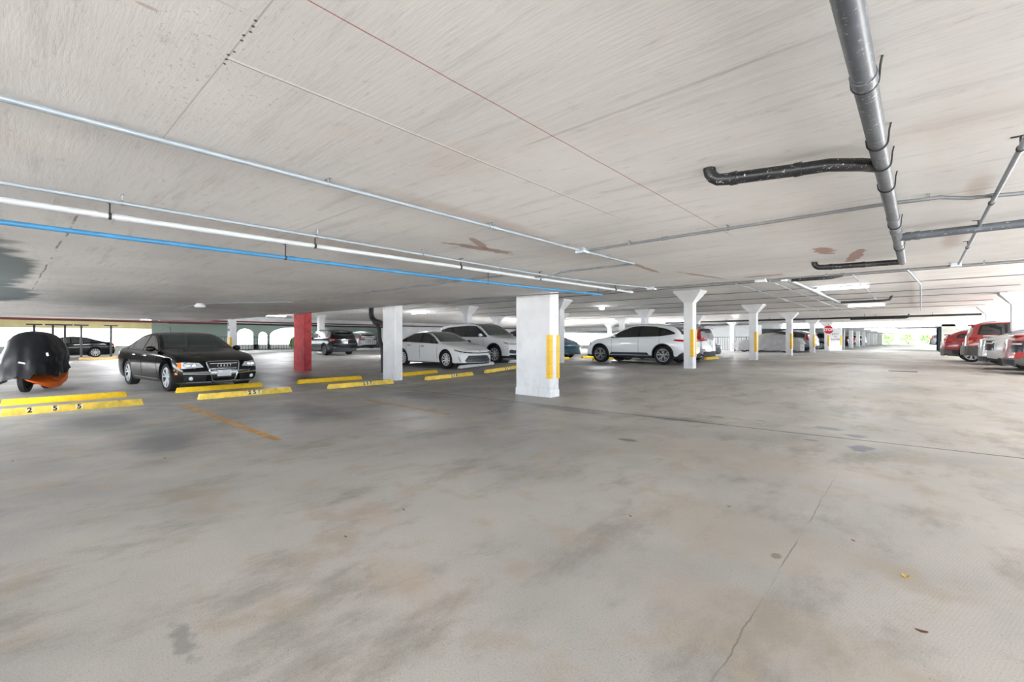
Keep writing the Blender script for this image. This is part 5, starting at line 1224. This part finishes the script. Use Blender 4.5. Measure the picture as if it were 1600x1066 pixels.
# ------------------------------------------------------------------ covered motorcycle
def cover_blob(t, name, mat, prof, halfw, y0=0, z_floor=None, amp=.03, seed=0, ustart=-1, sgn=1, lift=0.0, xf=0.0):
    """cloth draped over a long narrow body: prof = list of (x, ztop, zbottom)"""
    m = MB(); rings = []; n = 46; x0, x1 = prof[0][0], prof[-1][0]
    for i in range(n + 1):
        x = x0 + (x1 - x0) * i / n; zt = sm([(a, b) for a, b, c_ in prof], x); zb0 = sm([(a, c_) for a, b, c_ in prof], x); w = sm(halfw, x); row = []
        for k in range(27):
            u = ustart + (1 - ustart) * k / 26; au = abs(u); zb = zb0 + (lift * clamp(u * 2.5) if zt - zb0 > .3 else 0)
            if au < .35: yy = u / .35 * w * .45; z = zt - .04 * (au / .35) ** 2
            else: q = (au - .35) / .65; yy = math.copysign(w * (.45 + .55 * min(1, q * 1.9) ** .7), u); z = zt - .04 - (zt - .04 - zb) * q ** 1.15
            f = amp * (math.sin(x * 7 + z * 9 + seed) * .8 + abs(math.sin(x * 4 - z * 7 + 1)) * .7 + math.sin(x * 11 + z * 6 + seed) * .4 + math.sin(x * 27 - z * 15 + seed) * .3 + math.sin(z * 24 + x * 8) * .35) * clamp((zt - z) * 2.5)
            row.append((x + xf * (math.sin(yy * 26 + z * 4) * .6 + math.sin(yy * 11 - z * 9) * .7) * clamp((x - .3) * 3) * clamp((1.35 - z) * 1.5), sgn * (y0 + yy + math.copysign(f, u) * (1 if au > .2 else 0)), z + .015 * math.sin(x * 19 + u * 7 + seed) * (1 - au)))
        rings.append(row)
    m.loft(rings, closed=False, caps=False)
    for r_ in (rings[0], rings[-1]):
        b = len(m.v); m.v += [tuple(q) for q in r_]; m.face([b + i for i in range(len(r_))])
    return m.build(name, mat, t, smooth=50)
MC = thing('covered_motorcycle', 'motorcycle under a black and orange cover at the left edge', 'motorcycle', (-16.1, 0.55, 0), math.radians(-20))
# local x points to the aisle: front wheel at the aisle end
cover_blob(MC, 'cover', M['cover_black'], [(-.80, 1.22, .50), (-.66, 1.36, .40), (-.3, 1.42, .30), (.1, 1.43, .24), (.44, 1.41, .20), (.56, 1.24, .24), (.78, .90, .27), (.90, .60, .30), (.97, .42, .36)],
           [(-.80, .30), (-.5, .40), (0, .44), (.35, .45), (.7, .38), (.90, .22), (.97, .05)], amp=.05, lift=.14, xf=.035)
cover_blob(MC, 'orange_panel', M['cover_orange'], [(-.5, .95, .42), (0, .98, .40), (.40, .90, .42)], [(-.5, .43), (0, .475), (.40, .475)], amp=.012, seed=5, ustart=.25, sgn=-1)
cover_blob(MC, 'orange_hem', M['cover_orange'], [(-.80, .80, .56), (-.5, .62, .34), (-.1, .46, .18), (.3, .36, .09), (.6, .34, .10), (.84, .34, .20), (.95, .38, .28)],
           [(-.80, .33), (-.4, .46), (-.1, .49), (.25, .49), (.6, .43), (.84, .30), (.98, .15)], amp=.015, seed=2, ustart=.02)
CV = [Vector(v.co) for v in next(c for c in MC.children if c.name.startswith('cover')).data.vertices]
for i, (x, y, z, rz) in enumerate([(.85, .05, .72, .5), (.55, .40, .86, .2)]):
    q = min(CV, key=lambda v: (v - Vector((x, y, z))).length); x, y, z = q.x + .02, q.y + (.015 if i else 0), q.z
    m = MB(); m.box(-.006, .006, -.07 if i == 0 else -.02, .07 if i == 0 else .02, -.018 if i == 0 else -.04, .018 if i == 0 else .04); o = m.build('reflective_patch', M['sign_white'], MC); o.location = (x, y, z); o.rotation_euler = (-.35 if i == 0 else .2, -.6 if i == 0 else 0, rz)
m = MB(); m.lathe([(.21, -.05), (.25, -.065), (.295, -.045), (.30, 0), (.295, .045), (.25, .065), (.21, .05), (.21, -.05)], 'y', 28); w = m.build('wheel', M['rubber'], MC); w.location = (.55, 0, .30)
m = MB(); m.lathe([(.215, -.02), (.215, .02), (.19, .02), (.19, -.02)], 'y', 24); m.lathe([(.05, -.06), (.05, .06)], 'y', 14)
for k in range(6): a = k * PI / 3; m.tube([(0, 0, 0), (.2 * math.cos(a), 0, .2 * math.sin(a))], .012, 6)
m.build('rim', M['alloy_dark'], w)
m = MB(); m.lathe([(.21, -.06), (.25, -.075), (.295, -.055), (.30, 0), (.295, .055), (.25, .075), (.21, .06), (.21, -.06)], 'y', 28); w = m.build('wheel', M['rubber'], MC); w.location = (-.62, 0, .30)
m = MB(); m.tube([(-.05, -.12, .32), (-.02, -.40, .30), (.22, -.46, .33)], .02, 8); m.build('foot_peg', M['chrome'], MC)
m = MB(); m.tube([(-.2, -.1, .25), (-.28, -.32, .01)], .014, 8); m.build('side_stand', M['iron'], MC)
m = MB(); m.box(-.35, .25, -.16, .16, .16, .42, ch=.05); m.build('engine', M['iron'], MC)

# ------------------------------------------------------------------ left background: posts, railing, curb
for i, Y in enumerate((1.2, 1.95, 2.45, 3.15, 4.5)):
    t = thing('steel_post', 'dark steel post with a flat top plate at the far left, %s from the left' % ords[i], 'post', (-37.5, Y, 0), 0, 'steel posts at the far left')
    m = MB(); m.box(-.06, .06, -.05, .05, 0, 2.05); m.build('shaft', M['iron'], t)
    m = MB(); m.box(-.1, .1, -.32, .32, 2.05, 2.12); m.build('top_plate', M['iron'], t)
    m = MB(); m.box(-.1, .1, -.1, .1, 0, .02); m.build('base_plate', M['iron'], t)
m = MB(); m.box(-37.36, -37.06, 3.0, 6.6, 0, .16, ch=.02); tag(m.build('curb', M['curb_tan']), 'tan concrete curb on the floor left of the black sedan', 'curb')
m = MB(); m.box(-37.36, -37.1, -2, 2.6, 0, .05, ch=.01); tag(m.build('curb', M['parapet']), 'low pale curb behind the covered motorcycle', 'curb')
t = thing('picket_railing', 'dark picket railing standing on the low wall at the left', 'railing', (XW - .12, 8.7, .4))
m = MB(); m.box(-.02, .02, 0, 15.0, .98, 1.02); m.build('top_rail', M['iron'], t)
m = MB(); m.box(-.015, .015, 0, 15.0, .06, .09); m.build('bottom_rail', M['iron'], t)
for k in range(76):
    m = MB(); m.box(-.01, .01, k * .2 - .01, k * .2 + .01, 0, .98); m.build('picket', M['iron'], t)
t = thing('picket_railing', 'black picket fence panel standing behind the blue and covered cars', 'railing', (-16.2, 44.0, .25))
m = MB(); m.box(-.02, 5.0, -.015, .015, 1.15, 1.2); m.build('top_rail', M['iron'], t)
for k in range(26):
    m = MB(); w_ = .035 if k % 6 == 0 else .012; m.box(k * .2 - w_, k * .2 + w_, -.01, .01, 0, 1.18); m.build('picket', M['iron'], t)
t = thing('storage_enclosure', 'white walled storage room far behind the covered car', 'room', (-22, 46.2, .25)); m = MB(); m.box(0, 11.0, 0, 1.4, 0, 2.3); m.build('wall', M['white2'], t)
m = MB(); m.box(7.6, 8.6, -.03, .0, 0, 2.0); m.build('door', M['lamp_body'], t)
m = MB(); m.box(5.9, 6.9, -.03, 0.0, 1.3, 1.65) ; m.build('notice', M['lens'], t)
# trees outside the far end
rnd = random.Random(3)
def tree(label, x, y, h, R, seed, group='trees and hedge outside'):
    rd = random.Random(seed); t = thing('tree', label, 'tree', (x, y, -.12), 0, group)
    m = MB(); m.tube([(0, 0, 0), (.1, 0, h * .4), (0, .1, h * .75)], [.16, .12, .06], 8); m.build('trunk', M['bark'], t)
    m = MB()
    for _ in range(1100):
        a, b, q = rd.random() * 2 * PI, math.acos(2 * rd.random() - 1), rd.random() ** .4
        c_ = Vector((R * q * math.sin(b) * math.cos(a), R * q * math.sin(b) * math.sin(a), h * .55 + h * .5 * q * math.cos(b)))
        u = Vector((rd.uniform(-1, 1), rd.uniform(-1, 1), rd.uniform(-1, 1))).normalized(); v = u.orthogonal().normalized(); s_ = rd.uniform(.12, .3)
        b0 = len(m.v); m.v += [tuple(c_ - u * s_), tuple(c_ + v * s_ * .5), tuple(c_ + u * s_), tuple(c_ - v * s_ * .5)]; m.face((b0, b0 + 1, b0 + 2, b0 + 3))
    m.build('foliage', M['leaf'], t, smooth=0)
for i, x in enumerate((-11.5, -8.2, -4.9, -1.6, 1.7, 5.0)): tree('bright green tree outside the far end of the tunnel, %s from the left' % ords[i], x, 126 + (i % 3) * 2, 3.4 + (i % 2) * .5, 1.6, i + 1)
# floor litter
LT = [(-5.87, 1.13, 'reddish brown twig on the floor left of centre, below the orange line'), (-2.80, 1.95, 'small brown leaf curl on the middle of the foreground floor'), (-1.51, 2.94, 'tiny dark leaf scrap right of centre in the foreground'),
      (0.01, 2.61, 'dark twig lying at the lower right of the floor'), (-2.69, 1.44, 'tiny leaf scrap just below the brown leaf curl'), (-0.30, 3.5, 'small leaf scrap beside the floor crack at the right'), (-6.9, 0.08, 'pale twig at the left edge of the floor'), (-1.05, 3.6, 'dark crumb of leaf between the crack and the middle of the floor')]
for i, (x, y, lb) in enumerate(LT):
    m = MB(); L = .022 if i in (0, 3, 6) else .013; a = rnd.uniform(-.7, .7)
    g = [[(u * L, v * L * .28 * (1 - u * u * .7), .006 + .003 * (u * u + v * v * .5)) for v in (-1, -.3, .3, 1)] for u in (-1, -.6, -.2, .2, .6, 1)]
    m.grid(g); m.grid([[(p[0], p[1], p[2] - .004) for p in r_] for r_ in g]); o = m.build('leaf_scrap', M['dry_leaf'] if i != 6 else M['lens']); o.location = (x, y, 0); o.rotation_euler = (0, 0, a); tag(o, lb, 'leaf')
m = MB()
g = [[(.016 * u * (1 - .2 * v * v), .012 * v, .004 + .007 * u * u) for v in (-1, -.3, .3, 1)] for u in (-1, -.4, .2, 1)]; m.grid(g); m.grid([[(p[0], p[1], p[2] - .003) for p in r_] for r_ in g])
o = m.build('leaf', M['yellow_worn']); o.location = (-.05, 3.16, 0); tag(o, 'small pale yellow leaf on the floor at the right', 'leaf')
